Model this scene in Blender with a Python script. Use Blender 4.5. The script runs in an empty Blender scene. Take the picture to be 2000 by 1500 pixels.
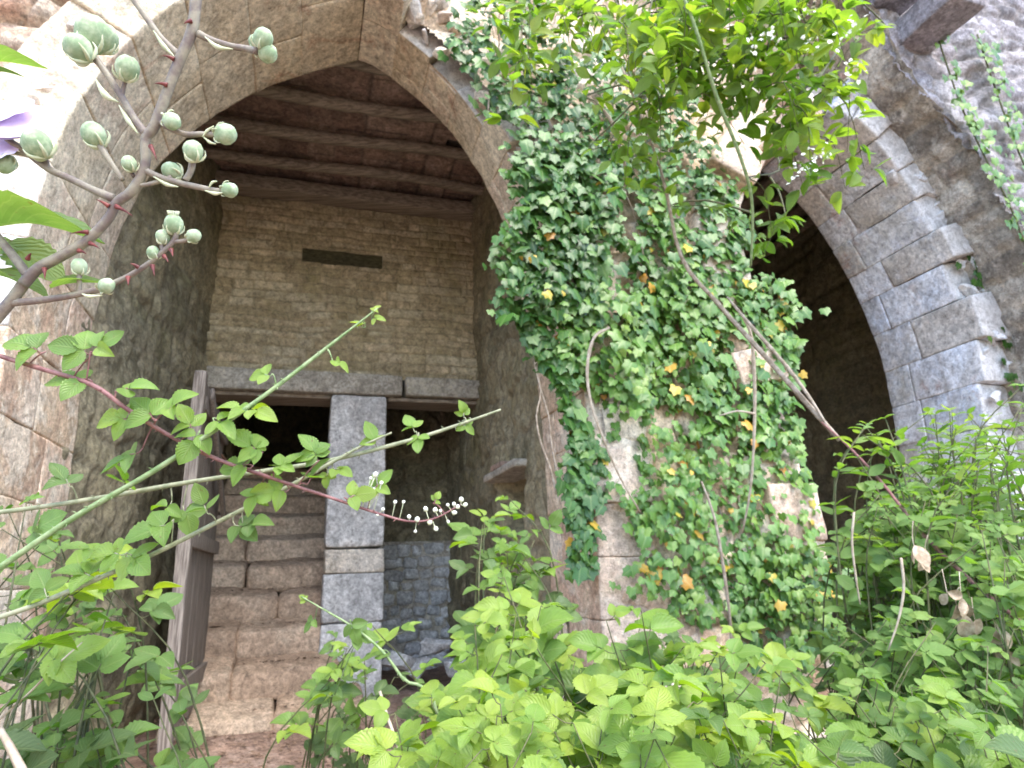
import bpy, math, random
import numpy as np
rng = np.random.default_rng(7); random.seed(7)
sc = bpy.context.scene
COL = sc.collection
# ------------------------------------------------------------------ camera frame
FP = 1300.; PIT = math.radians(16); RHO = math.radians(2); CAM = np.array([0, 0, 1.6])
cf = np.array([0, math.cos(PIT), math.sin(PIT)]); u0 = np.array([0, -math.sin(PIT), math.cos(PIT)]); r0 = np.array([1., 0, 0])
cr = math.cos(RHO)*r0 - math.sin(RHO)*u0; cu = math.sin(RHO)*r0 + math.cos(RHO)*u0
A = math.radians(17)
T = np.array([math.cos(A), math.sin(A), 0]); N = np.array([-math.sin(A), math.cos(A), 0]); Z = np.array([0, 0, 1.]); O = np.array([-.85, 3.4, 0])
def ray(x, y): return cf + ((x-1000)/FP)*cr + ((750-y)/FP)*cu
def px(x, y, d): return CAM + d*ray(x, y)
def pw(x, y, w):                       # ray onto the vertical wall plane w -> (s, z)
    d = ray(x, y); k = ((O-CAM) @ N + w)/(d @ N); p = CAM + k*d; return (p-O) @ T, p[2]
def W(s, w, z):
    s, w, z = np.broadcast_arrays(np.asarray(s, float), np.asarray(w, float), np.asarray(z, float))
    return O + s[..., None]*T + w[..., None]*N + z[..., None]*Z
def unit(v): return v/np.maximum(np.linalg.norm(v, axis=-1, keepdims=True), 1e-9)
# ------------------------------------------------------------------ noise
def _h(i, j, k, seed):
    n = (i*374761393 + j*668265263 + k*2147483647 + seed*974711) & 0xffffffff
    n = ((n ^ (n >> 13))*1274126177) & 0xffffffff
    n = ((n ^ (n >> 16))*2246822519) & 0xffffffff
    return ((n ^ (n >> 13)) & 0xffff)/65535.
def vnoise(p, seed=0):
    p = np.asarray(p, float); f = np.floor(p).astype(np.int64); t = p-f; t = t*t*(3-2*t); r = 0
    for a in (0, 1):
        for b in (0, 1):
            for c in (0, 1):
                wgt = (t[..., 0] if a else 1-t[..., 0])*(t[..., 1] if b else 1-t[..., 1])*(t[..., 2] if c else 1-t[..., 2])
                r = r + wgt*_h(f[..., 0]+a, f[..., 1]+b, f[..., 2]+c, seed)
    return r*2-1
def fbm(p, sc_=1., o=4, seed=0):
    p = np.asarray(p, float)*sc_; r = 0; a = 1.
    for i in range(o): r = r + a*vnoise(p, seed+i*17); p = p*2.03+5.1; a *= .5
    return r
# ------------------------------------------------------------------ object helpers
def link(o, parent=None):
    COL.objects.link(o)
    if parent is not None: o.parent = parent
    return o
WL = {}
def tag(o, label=None, cat=None, group=None, kind=None):
    for k, v in (('label', label), ('category', cat), ('group', group), ('kind', kind)):
        if v: o[k] = v
    return o
def thing(name, label, cat, loc, group=None, kind=None):
    o = bpy.data.objects.new(name, None); o.location = loc; o.empty_display_size = .1; link(o); WL[o.name] = np.array(loc, float)
    return tag(o, label, cat, group, kind)
def mesh(name, v, f, m, parent=None, attrs=None, smooth=True, uv=None, label=None):
    """f: list of tuples, or an int array (n,4)/(n,3)"""
    v = np.asarray(v, float); base = WL[parent.name] if parent is not None else np.zeros(3)
    me = bpy.data.meshes.new(name)
    if isinstance(f, np.ndarray):
        nf, k = f.shape; idx = f.ravel(); tot = np.full(nf, k); st = np.arange(nf)*k
    else:
        tot = np.array([len(q) for q in f]); st = np.concatenate([[0], np.cumsum(tot)[:-1]]); idx = np.array([i for q in f for i in q]); nf = len(f)
    me.vertices.add(len(v)); me.vertices.foreach_set('co', (v-base).ravel().astype(np.float32))
    me.loops.add(len(idx)); me.loops.foreach_set('vertex_index', idx.astype(np.int32))
    me.polygons.add(nf); me.polygons.foreach_set('loop_start', st.astype(np.int32)); me.polygons.foreach_set('loop_total', tot.astype(np.int32))
    if smooth: me.polygons.foreach_set('use_smooth', np.ones(nf, bool))
    for an, av in (attrs or {}).items():
        at = me.attributes.new(an, 'FLOAT', 'POINT'); at.data.foreach_set('value', np.broadcast_to(np.asarray(av, np.float32), (len(v),)).ravel().copy())
    if uv is not None:
        ul = me.uv_layers.new(name='UVMap'); ul.data.foreach_set('uv', np.asarray(uv, np.float32)[idx].ravel())
    me.update(); me.validate(); me.materials.append(m)
    o = bpy.data.objects.new(name, me); link(o, parent); WL[o.name] = base
    if label: o['label'] = label
    return o
class MB:
    def __init__(s): s.v = []; s.f = []; s.n = 0
    def add(s, v, f):
        s.v.append(np.asarray(v, float)); s.f += [tuple(int(i)+s.n for i in q) for q in f]; s.n += len(v)
    def build(s, name, m, parent=None, **k): return mesh(name, np.concatenate(s.v), s.f, m, parent, **k)
def gridf(nu, nv):
    i = np.arange(nu*nv).reshape(nu, nv)
    return np.stack([i[:-1, :-1], i[1:, :-1], i[1:, 1:], i[:-1, 1:]], -1).reshape(-1, 4)
def gnormal(P):
    return unit(np.cross(np.gradient(P, axis=0), np.gradient(P, axis=1)))
def catmull(pts, n=6):
    p = np.asarray(pts, float); p = np.vstack([2*p[0]-p[1], p, 2*p[-1]-p[-2]]); out = []
    for i in range(1, len(p)-2):
        for t in np.linspace(0, 1, n, endpoint=False):
            out.append(.5*((2*p[i])+(-p[i-1]+p[i+1])*t+(2*p[i-1]-5*p[i]+4*p[i+1]-p[i+2])*t*t+(-p[i-1]+3*p[i]-3*p[i+1]+p[i+2])*t**3))
    out.append(p[-2]); return np.array(out)
def tube(pts, r, sides=7, smooth=4, bump=0.):
    p = catmull(pts, smooth) if smooth > 1 else np.asarray(pts, float); n = len(p)
    r = np.interp(np.linspace(0, 1, n), np.linspace(0, 1, len(np.atleast_1d(r))), np.atleast_1d(r)) if np.ndim(r) else np.full(n, r)
    if bump: r = r*(1+bump*fbm(p, 60, 2))
    t = unit(np.gradient(p, axis=0)); a = np.array([.31, .17, .93]); v = []
    b = unit(np.cross(t, a)); c = np.cross(t, b)
    for k in range(sides):
        th = 2*math.pi*k/sides; v.append(p + r[:, None]*(math.cos(th)*b + math.sin(th)*c))
    v = np.stack(v, 1).reshape(-1, 3); f = []
    for i in range(n-1):
        for k in range(sides):
            k2 = (k+1) % sides; f.append((i*sides+k, i*sides+k2, (i+1)*sides+k2, (i+1)*sides+k))
    f += [tuple(range(sides))[::-1], tuple(range((n-1)*sides, n*sides))]
    return v, f
def cube_surface(n, edge=.035):
    """unit-cube surface grid, shared vertices; n = (a,b,c) divisions"""
    n = (n,)*3 if isinstance(n, int) else n; n = tuple(max(k, 2) for k in n); idx = {}; v = []; f = []
    n = tuple(k+2 for k in n); g = [np.concatenate([[0, edge], np.linspace(0, 1, k-1)[1:-1], [1-edge, 1]]) for k in n]
    def vid(t):
        if t not in idx: idx[t] = len(v); v.append([g[a][t[a]] for a in range(3)])
        return idx[t]
    for ax in range(3):
        b, c = [(1, 2), (2, 0), (0, 1)][ax]
        for side in (0, n[ax]):
            for i in range(n[b]):
                for j in range(n[c]):
                    q = []
                    for di, dj in ((0, 0), (1, 0), (1, 1), (0, 1)):
                        t = [0, 0, 0]; t[ax] = side; t[b] = i+di; t[c] = j+dj; q.append(vid(tuple(t)))
                    f.append(tuple(q) if side else tuple(q[::-1]))
    return np.array(v), f
def block(fn, n, rough=.008, rnd=18, scale=6., seed=0):
    """a weathered stone: fn maps unit-cube coords to space"""
    c, f = cube_surface(n); q = c*2-1
    q = q/np.maximum((np.abs(q)**rnd).sum(1), 1e-9)[:, None]**(1./rnd)
    p = fn(q*.5+.5); ctr = p.mean(0); d = unit(p-ctr)
    h = fbm(p, scale, 4, seed)*rough + fbm(p, scale*.35, 2, seed+5)*rough*1.2
    return p + d*h[:, None], f, c
def rock_fn(s, w_, z, h, seed):
    r = np.random.default_rng(seed); q_, _ = np.linalg.qr(r.normal(0, 1, (3, 3))); sc3 = h*np.array([1.35, .95, .62])*r.uniform(.8, 1.25, 3)
    pl = unit(r.normal(0, 1, (7, 3))); ds = r.uniform(.62, .9, 7)
    def fn(q):
        p = q*2-1
        for n_, d_ in zip(pl, ds): p = p - np.outer(np.maximum(p @ n_ - d_, 0), n_)
        p = (p*sc3) @ q_.T; p[:, 2] *= .8; return W(s, w_, z)+p
    return fn
def box_fn(s0, s1, w0, w1, z0, z1):
    return lambda q: W(s0+(s1-s0)*q[:, 0], w0+(w1-w0)*q[:, 1], z0+(z1-z0)*q[:, 2])
# ------------------------------------------------------------------ materials
def newmat(name):
    m = bpy.data.materials.new(name); m.use_nodes = True; nt = m.node_tree; nt.nodes.clear()
    return m, nt, nt.nodes, nt.links
def nn(nt, t, **k):
    n = nt.nodes.new(t)
    for a, b in k.items():
        if a in n.inputs: n.inputs[a].default_value = b
        else: setattr(n, a, b)
    return n
def c4(c): return (c[0], c[1], c[2], 1)
def ramp(nt, fac, stops):
    r = nt.nodes.new('ShaderNodeValToRGB'); e = r.color_ramp.elements
    while len(e) < len(stops): e.new(.5)
    for i, (p, c) in enumerate(stops): e[i].position = p; e[i].color = c4(c)
    nt.links.new(fac, r.inputs[0]); return r.outputs[0]
def sstep(nt, val, a, b):
    m = nt.nodes.new('ShaderNodeMapRange'); m.interpolation_type = 'SMOOTHSTEP'; m.inputs[1].default_value = a; m.inputs[2].default_value = b
    nt.links.new(val, m.inputs[0]); return m.outputs[0]
def mixc(nt, fac, a, b, blend='MIX'):
    m = nt.nodes.new('ShaderNodeMix'); m.data_type = 'RGBA'; m.blend_type = blend
    for s, val in ((m.inputs[0], fac), (m.inputs[6], a), (m.inputs[7], b)):
        if isinstance(val, (int, float)): s.default_value = val
        elif isinstance(val, tuple): s.default_value = c4(val)
        else: nt.links.new(val, s)
    return m.outputs[2]
def math_(nt, op, a, b=None):
    m = nt.nodes.new('ShaderNodeMath'); m.operation = op
    for i, v in enumerate((a, b)):
        if v is None: continue
        if isinstance(v, (int, float)): m.inputs[i].default_value = v
        else: nt.links.new(v, m.inputs[i])
    return m.outputs[0]
def noise_(nt, vec, scale, det=4, rough=.6, dist=0.):
    n = nn(nt, 'ShaderNodeTexNoise', Scale=scale, Detail=det, Roughness=rough, Distortion=dist); nt.links.new(vec, n.inputs['Vector']); return n.outputs['Fac']
def attr(nt, name):
    a = nt.nodes.new('ShaderNodeAttribute'); a.attribute_name = name; return a.outputs['Fac']
def stone(name, pal, lichen=.3, lcol=(.66, .64, .6), moss=.0, mcol=(.13, .13, .045), stain=.35, scol=(.15, .115, .085), bump=.5, mortar=(.42, .36, .29), red=.0, off=0., vstretch=1., ds=.3, warm=(1.03, 1., .88), mul=None, streak=.9):
    def gd(c, k=ds):
        l = .3*c[0]+.6*c[1]+.1*c[2]; return tuple((1-k)*c[i]+k*l*warm[i] for i in range(3))
    pal = [gd(c) for c in pal]; lcol, scol, mortar = gd(lcol), gd(scol), gd(mortar)
    m, nt, nd, lk = newmat(name)
    g = nt.nodes.new('ShaderNodeNewGeometry'); mp = nn(nt, 'ShaderNodeMapping'); mp.inputs[1].default_value = (off, off*1.7, off*.3); mp.inputs[3].default_value = (1, 1, vstretch)
    lk.new(g.outputs['Position'], mp.inputs[0]); P = mp.outputs[0]
    n1 = noise_(nt, P, 1.3, 5, .6, .4); n2 = noise_(nt, P, 6, 6, .68, .3); n3 = noise_(nt, P, 38, 5, .7); n4 = noise_(nt, P, 2.6, 5, .7, 1.0); n5 = noise_(nt, P, 120, 3, .7)
    t = attr(nt, 'tone')
    k = math_(nt, 'ADD', math_(nt, 'ADD', math_(nt, 'MULTIPLY', n2, .62), math_(nt, 'MULTIPLY', n1, .5)), math_(nt, 'MULTIPLY', t, .62)); k = math_(nt, 'SUBTRACT', k, .36)
    c = ramp(nt, k, [(.27+.46*i/(len(pal)-1), q) for i, q in enumerate(pal)])
    if red: c = mixc(nt, math_(nt, 'MULTIPLY', sstep(nt, noise_(nt, P, 2.1, 6, .72, 1.6), .55, .68), red), c, (.34, .15, .09))
    c = mixc(nt, math_(nt, 'MULTIPLY', sstep(nt, n4, .60, .42), stain), c, scol)
    c = mixc(nt, math_(nt, 'MULTIPLY', sstep(nt, math_(nt, 'ADD', math_(nt, 'MULTIPLY', n2, .6), math_(nt, 'MULTIPLY', n3, .4)), .52, .62), lichen), c, lcol)
    sm = nn(nt, 'ShaderNodeMapping'); sm.inputs[3].default_value = (7, 7, .8); lk.new(P, sm.inputs[0]); n7 = noise_(nt, sm.outputs[0], 1., 5, .7, .5)
    c = mixc(nt, math_(nt, 'MULTIPLY', sstep(nt, n7, .55, .70), stain*streak), c, scol)
    c = mixc(nt, math_(nt, 'MULTIPLY', sstep(nt, noise_(nt, P, 1.9, 7, .72, .8), .54, .60), lichen*.9), c, lcol)
    if moss: c = mixc(nt, math_(nt, 'MULTIPLY', sstep(nt, math_(nt, 'ADD', math_(nt, 'MULTIPLY', n1, .65), math_(nt, 'MULTIPLY', n3, .35)), .5, .62), moss), c, mcol)
    n6 = noise_(nt, P, 16, 5, .75, .6); gr = math_(nt, 'ADD', math_(nt, 'MULTIPLY', sstep(nt, n6, .32, .68), .62), math_(nt, 'MULTIPLY', sstep(nt, n3, .3, .7), .5)); gr = math_(nt, 'ADD', gr, .46)
    cg = nt.nodes.new('ShaderNodeCombineXYZ'); [lk.new(gr, cg.inputs[i]) for i in range(3)]
    c = mixc(nt, math_(nt, 'MULTIPLY', attr(nt, 'joint'), .8), c, mortar)
    c = mixc(nt, 1., c, cg.outputs[0], 'MULTIPLY')
    if mul: c = mixc(nt, 1., c, mul, 'MULTIPLY')
    c = mixc(nt, math_(nt, 'MULTIPLY', attr(nt, 'fresh'), .8), c, mixc(nt, sstep(nt, n6, .35, .6), (.40, .385, .37), (.66, .65, .64)))
    c = mixc(nt, math_(nt, 'MULTIPLY', sstep(nt, n5, .50, .34), .45), c, (.10, .085, .07))
    c = mixc(nt, math_(nt, 'MULTIPLY', sstep(nt, n3, .40, .30), .5), c, (.12, .1, .085))
    b = nn(nt, 'ShaderNodeBump', Strength=bump, Distance=.03)
    lk.new(math_(nt, 'ADD', math_(nt, 'ADD', n2, math_(nt, 'MULTIPLY', n3, .55)), math_(nt, 'MULTIPLY', n5, .2)), b.inputs['Height'])
    s = nn(nt, 'ShaderNodeBsdfPrincipled', Roughness=.92); s.inputs['Specular IOR Level'].default_value = .25
    lk.new(c, s.inputs['Base Color']); lk.new(b.outputs[0], s.inputs['Normal'])
    o = nt.nodes.new('ShaderNodeOutputMaterial'); lk.new(s.outputs[0], o.inputs[0]); return m
def leafmat(name, stops, trans=.4, vein=.5, rough=.42, spec=.4, tgain=1.35):
    m, nt, nd, lk = newmat(name)
    uv = nt.nodes.new('ShaderNodeUVMap'); sp = nt.nodes.new('ShaderNodeSeparateXYZ'); lk.new(uv.outputs[0], sp.inputs[0])
    c = ramp(nt, attr(nt, 'tint'), stops)
    ax = math_(nt, 'ABSOLUTE', math_(nt, 'SUBTRACT', sp.outputs[0], .5))
    mid = sstep(nt, ax, .045, .012)
    ph = math_(nt, 'SUBTRACT', math_(nt, 'MULTIPLY', sp.outputs[1], 8.), math_(nt, 'MULTIPLY', ax, 7.))
    saw = math_(nt, 'ABSOLUTE', math_(nt, 'SUBTRACT', math_(nt, 'FRACT', ph), .5))
    lat = math_(nt, 'MULTIPLY', sstep(nt, saw, .11, .02), .55)
    vn = math_(nt, 'MAXIMUM', mid, lat)
    c2 = mixc(nt, math_(nt, 'MULTIPLY', vn, vein), c, mixc(nt, .5, c, (.42, .5, .2)))
    g = nt.nodes.new('ShaderNodeNewGeometry')
    bl = noise_(nt, g.outputs['Position'], 70, 3); c2 = mixc(nt, math_(nt, 'MULTIPLY', sstep(nt, bl, .45, .62), .22), c2, mixc(nt, .5, c2, (.03, .07, .02)))
    c2 = mixc(nt, math_(nt, 'MULTIPLY', g.outputs['Backfacing'], .35), c2, (.22, .27, .13))
    sp_ = noise_(nt, g.outputs['Position'], 170, 2); c2 = mixc(nt, math_(nt, 'MULTIPLY', sstep(nt, sp_, .67, .73), .6), c2, (.16, .10, .04))
    b = nn(nt, 'ShaderNodeBump', Strength=.45, Distance=.003)
    lk.new(math_(nt, 'MULTIPLY', math_(nt, 'ADD', saw, math_(nt, 'MULTIPLY', mid, -.6)), 1.), b.inputs['Height'])
    s = nn(nt, 'ShaderNodeBsdfPrincipled', Roughness=rough); s.inputs['Specular IOR Level'].default_value = spec
    lk.new(c2, s.inputs['Base Color']); lk.new(b.outputs[0], s.inputs['Normal'])
    tr = nt.nodes.new('ShaderNodeBsdfTranslucent'); lk.new(mixc(nt, 1., c2, (tgain*1.05, tgain, tgain*.45), 'MULTIPLY'), tr.inputs[0])
    mx = nt.nodes.new('ShaderNodeMixShader'); mx.inputs[0].default_value = trans; lk.new(s.outputs[0], mx.inputs[1]); lk.new(tr.outputs[0], mx.inputs[2])
    o = nt.nodes.new('ShaderNodeOutputMaterial'); lk.new(mx.outputs[0], o.inputs[0]); return m
def simple(name, ca, cb, scale=20, rough=.7, bump=.2, stretch=(1, 1, 1), spec=.3, sss=0, dist=.004):
    m, nt, nd, lk = newmat(name)
    g = nt.nodes.new('ShaderNodeTexCoord'); mp = nn(nt, 'ShaderNodeMapping'); mp.inputs[3].default_value = stretch; lk.new(g.outputs['Object'], mp.inputs[0])
    n1 = noise_(nt, mp.outputs[0], scale, 5, .65); c = mixc(nt, sstep(nt, n1, .35, .65), ca, cb)
    b = nn(nt, 'ShaderNodeBump', Strength=bump, Distance=dist); lk.new(n1, b.inputs['Height'])
    s = nn(nt, 'ShaderNodeBsdfPrincipled', Roughness=rough); s.inputs['Specular IOR Level'].default_value = spec
    if sss: s.inputs['Subsurface Weight'].default_value = sss; s.inputs['Subsurface Radius'].default_value = (.004, .004, .002)
    lk.new(c, s.inputs['Base Color']); lk.new(b.outputs[0], s.inputs['Normal'])
    o = nt.nodes.new('ShaderNodeOutputMaterial'); lk.new(s.outputs[0], o.inputs[0]); return m
TAN = (.42, .32, .22); PINK = (.44, .30, .23); PALE = (.58, .51, .42); WHITE = (.70, .68, .64); GREY = (.36, .35, .33); BLUE = (.46, .49, .54); OCH = (.40, .29, .15); DK = (.20, .17, .14)
M = {}
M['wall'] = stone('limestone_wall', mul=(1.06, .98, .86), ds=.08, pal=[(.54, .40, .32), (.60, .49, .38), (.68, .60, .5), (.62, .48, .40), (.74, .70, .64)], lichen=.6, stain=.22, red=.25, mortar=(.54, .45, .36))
M['wall_front'] = stone('sun_offset_limestone', mul=(.80, .70, .60), ds=.05, pal=[(.54, .36, .28), (.60, .47, .36), (.66, .58, .5), (.60, .44, .36), (.74, .70, .64)], lichen=.5, stain=.4, red=.4, bump=.8, mortar=(.4, .33, .26))  # wall limestone with colour darkened to offset the sun on this face
M['arch'] = stone('stained_arch_stone', mul=(1.03, 1.01, .92), ds=.3, pal=[(.62, .52, .40), (.58, .46, .32), (.68, .59, .46), (.62, .47, .38), (.72, .65, .54)], lichen=.3, lcol=(.66, .61, .52), stain=.35, scol=(.34, .26, .18), red=.55, bump=.35, mortar=(.52, .44, .34), off=3.)
M['arch_pale'] = stone('pale_grey_arch_stone', mul=(1.1, 1.1, 1.12), ds=.0, pal=[(.54, .51, .46), (.60, .62, .64), (.57, .63, .72), (.63, .68, .75), (.70, .72, .75)], lichen=.3, stain=.38, scol=(.30, .25, .2), red=.55, moss=.25, mcol=(.26, .25, .14), bump=.4, mortar=(.42, .37, .33), off=9.)
M['rubble'] = stone('rubble_masonry', [DK, (.30, .25, .2), TAN, (.42, .36, .29), PALE], lichen=.3, stain=.4, bump=.8, red=.2, off=5.)
M['lilac'] = stone('weathered_grey_masonry', ds=.1, pal=[(.17, .165, .18), (.25, .24, .265), (.33, .315, .35), (.29, .265, .285), (.42, .40, .43)], lichen=.35, lcol=(.5, .485, .51), stain=.45, scol=(.12, .11, .12), bump=.9, mortar=(.3, .27, .26), off=12.)
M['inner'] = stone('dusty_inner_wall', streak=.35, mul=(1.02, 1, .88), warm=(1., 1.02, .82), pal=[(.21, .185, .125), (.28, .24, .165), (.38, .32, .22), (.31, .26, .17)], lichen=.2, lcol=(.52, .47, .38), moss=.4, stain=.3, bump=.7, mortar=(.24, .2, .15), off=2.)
M['brick'] = stone('mossy_brick', mul=(1.04, 1.0, .93), warm=(1.04, 1., .68), ds=.4, pal=[(.46, .37, .24), (.56, .44, .30), (.64, .50, .36), (.62, .54, .42)], lichen=.2, lcol=(.5, .46, .38), moss=.5, mcol=(.16, .15, .05), stain=.35, bump=.5, mortar=(.36, .30, .2), off=6.)
M['lintel'] = stone('lintel_stone', [(.42, .38, .30), (.5, .45, .37), (.56, .51, .43)], lichen=.3, moss=.35, mcol=(.27, .24, .08), stain=.3, off=8.)
M['pillar'] = stone('pillar_stone', ds=.6, warm=(1, 1, .98), pal=[(.52, .50, .48), (.64, .62, .60), (.70, .68, .66), (.66, .57, .49)], lichen=.4, lcol=(.6, .58, .57), stain=.5, scol=(.30, .29, .29), bump=.4, off=4.)
M['pillar_band'] = stone('pillar_band_stone', [(.60, .42, .35), (.62, .52, .36), (.68, .58, .48)], lichen=.3, stain=.25, off=1.)
M['step'] = stone('step_stone', mul=(1.06, .97, .88), ds=.3, pal=[(.44, .32, .23), (.56, .42, .31), (.54, .44, .34), (.62, .50, .39)], lichen=.2, lcol=(.54, .48, .4), stain=.35, scol=(.30, .21, .15), bump=.6, off=11.)
M['greyrock'] = stone('grey_rubble', [(.50, .52, .55), (.60, .62, .65), (.70, .71, .73)], lichen=.3, stain=.3, bump=.6, off=14.)
M['earth'] = stone('reddish_earth', ds=.1, pal=[(.30, .19, .14), (.42, .28, .21), (.52, .36, .28), (.54, .41, .32)], lichen=.1, stain=.4, scol=(.14, .09, .07), bump=.9, off=7.)
M['tile'] = stone('terracotta_tile', ds=.35, pal=[(.32, .17, .12), (.42, .23, .165), (.48, .29, .21)], lichen=.12, lcol=(.4, .32, .27), stain=.5, scol=(.1, .07, .055), bump=.3, mortar=(.1, .075, .06), off=10.)
M['wood'] = simple('old_beam_wood', (.17, .135, .10), (.36, .30, .23), 9, .85, .6, (.3, 6, 6))
M['doorwood'] = simple('weathered_door_wood', (.12, .10, .085), (.32, .28, .24), 14, .85, .6, (9, 9, .35))
M['darkolive'] = simple('dark_olive_grain', (.045, .042, .022), (.10, .09, .05), 12, .9, .6, (.3, 6, 6))
M['rust'] = simple('rusty_iron', (.10, .05, .03), (.2, .1, .06), 40, .8, .4)
M['cane_green'] = simple('green_cane', (.13, .20, .07), (.26, .32, .16), 60, .5, .3, sss=.1)
M['cane_grey'] = simple('grey_green_cane', (.19, .21, .12), (.31, .31, .2), 60, .6, .3)
M['cane_red'] = simple('purple_cane', (.15, .06, .06), (.26, .13, .12), 60, .5, .3)
M['twig'] = simple('mauve_bramble_stem', (.15, .115, .10), (.28, .25, .18), 90, .55, .35, sss=.1, dist=.001)
M['stem'] = simple('young_stem', (.055, .075, .024), (.12, .11, .05), 60, .6, .3)
M['darkstem'] = simple('dark_stem', (.035, .045, .018), (.09, .09, .04), 60, .6, .3)
M['woody'] = simple('woody_stem', (.22, .17, .12), (.42, .35, .28), 40, .8, .5)
M['dry'] = simple('bleached_dry_stem', (.36, .28, .2), (.55, .46, .36), 30, .8, .4)
M['thorn'] = simple('red_thorn', (.07, .012, .012), (.20, .05, .04), 200, .4, .1, dist=.0005)
M['bud'] = simple('downy_bud', (.22, .30, .17), (.40, .47, .31), 150, .75, .25, sss=.25, spec=.15, dist=.0006)
M['sepal'] = simple('downy_sepal', (.42, .45, .27), (.56, .58, .40), 150, .7, .2, sss=.2, dist=.0005)
M['wbud'] = simple('white_bud', (.6, .62, .5), (.75, .74, .64), 200, .7, .2, sss=.2, dist=.0005)
M['petal'] = simple('lilac_petal', (.62, .50, .72), (.80, .70, .86), 80, .6, .3, sss=.3, dist=.001)
M['dead'] = simple('dead_leaf', (.26, .19, .12), (.46, .37, .27), 60, .8, .5)
M['litter'] = simple('leaf_litter', (.10, .06, .04), (.32, .22, .15), 40, .9, .5)
G0 = (.018, .055, .015); G1 = (.04, .115, .02); G2 = (.085, .21, .03); G3 = (.17, .32, .045); G4 = (.33, .42, .06)
M['leaf_bright'] = leafmat('bright_bramble_leaf', [(0, (.02, .07, .010)), (.3, (.055, .155, .012)), (.6, (.17, .33, .016)), (1, (.36, .47, .03))], .42, .55, .38, .4)
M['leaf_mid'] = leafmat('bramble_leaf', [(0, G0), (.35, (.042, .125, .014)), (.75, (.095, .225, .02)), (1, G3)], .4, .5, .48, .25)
M['leaf_cool'] = leafmat('shrub_leaf', [(0, (.03, .09, .018)), (.35, (.09, .22, .032)), (.7, (.18, .34, .055)), (1, (.30, .43, .09))], .45, .4, .5, .28)
M['ivy'] = leafmat('ivy_leaf', [(0, (.022, .07, .016)), (.4, (.052, .15, .026)), (.75, (.13, .26, .04)), (.93, (.22, .33, .06)), (.97, (.55, .42, .05)), (1, (.45, .2, .03))], .22, .35, .33, .5)
M['clematis'] = leafmat('climber_leaf', [(0, (.045, .13, .02)), (.3, (.095, .22, .028)), (.7, (.22, .36, .04)), (1, (.38, .45, .06))], .5, .3, .5, .25, 1.6)
M['fleaf'] = leafmat('near_bramble_leaf', [(0, (.10, .19, .05)), (.5, (.17, .29, .07)), (1, (.27, .38, .15))], .45, .5, .55, .25)
# ------------------------------------------------------------------ world and sun
SUN_EL, SUN_AZ = math.radians(60), math.radians(150)      # azimuth clockwise from +Y: behind the camera, to its right
w = bpy.data.worlds.new('World'); sc.world = w; w.use_nodes = True; nt = w.node_tree
sky = nt.nodes.new('ShaderNodeTexSky'); sky.sky_type = 'NISHITA'; sky.sun_disc = False; sky.sun_elevation = SUN_EL; sky.sun_rotation = SUN_AZ; sky.dust_density = 1.6; sky.ozone_density = .8
bg = nt.nodes['Background']; bg.inputs[1].default_value = .15; nt.links.new(sky.outputs[0], bg.inputs[0])
sd = np.array([math.sin(SUN_AZ)*math.cos(SUN_EL), math.cos(SUN_AZ)*math.cos(SUN_EL), math.sin(SUN_EL)])
L = bpy.data.lights.new('sun', 'SUN'); L.energy = .6; L.angle = math.radians(30); L.color = (1, .93, .82)
lo = bpy.data.objects.new('sun', L); link(lo)
from mathutils import Vector, Matrix
lo.rotation_euler = Vector(sd).to_track_quat('Z', 'Y').to_euler()
# ------------------------------------------------------------------ ground
def gz(s, w_): return np.interp(w_, [-9, -3.3, -1.2, .4, 1.3, 2.0, 2.6, 6], [0, 0, .30, .44, .50, .58, .64, .7])
gs = np.concatenate([np.linspace(-40, -5, 14), np.linspace(-4.6, 8, 130), np.linspace(9, 40, 14)]); gw = np.concatenate([np.linspace(-45, -6, 14), np.linspace(-5.5, 6, 120), np.linspace(7, 40, 12)])
S_, W_ = np.meshgrid(gs, gw, indexing='ij'); P = W(S_, W_, gz(S_, W_))
H = fbm(P, 1.2, 4, 3)*.05 + fbm(P, 7, 3, 9)*.015
P[..., 2] += H
tag(mesh('ground', P.reshape(-1, 3), gridf(*S_.shape), M['earth'], attrs={'tone': .3+.3*fbm(P, 3, 3).ravel()}), 'reddish bare earth floor in front of the stairs', 'ground', kind='structure')
# ------------------------------------------------------------------ masonry pattern
def masonry(a, b, rh, bw, seed, wob=.03, jw=.012, lim=14):
    r = np.random.default_rng(seed); q = np.stack([a, b, np.zeros_like(a)], -1)
    a = a + fbm(q, 2.2, 3, seed)*wob; b = b + fbm(q, 2.0, 3, seed+40)*wob
    edges = np.concatenate([[-lim], -lim+np.cumsum(rh*(.65+.7*r.random(int(2.2*lim/rh))))]); i = np.clip(np.searchsorted(edges, b)-1, 0, len(edges)-2)
    db = np.minimum(b-edges[i], edges[i+1]-b); tone = np.zeros_like(a); da = np.full_like(a, 9.); hb = np.zeros_like(a)
    for row in np.unique(i):
        k = i == row; e = np.concatenate([[-lim], -lim+np.cumsum(bw*(.5+1.0*r.random(int(2.6*lim/bw))))]); j = np.clip(np.searchsorted(e, a[k])-1, 0, len(e)-2)
        da[k] = np.minimum(a[k]-e[j], e[j+1]-a[k]); tv = r.random(len(e)); tone[k] = tv[j]; hb[k] = r.random(len(e))[j]
    d = np.minimum(da, db); t = np.clip(d/(jw*2.2), 0, 1); t = t*t*(3-2*t)
    return t, tone, hb
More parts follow.
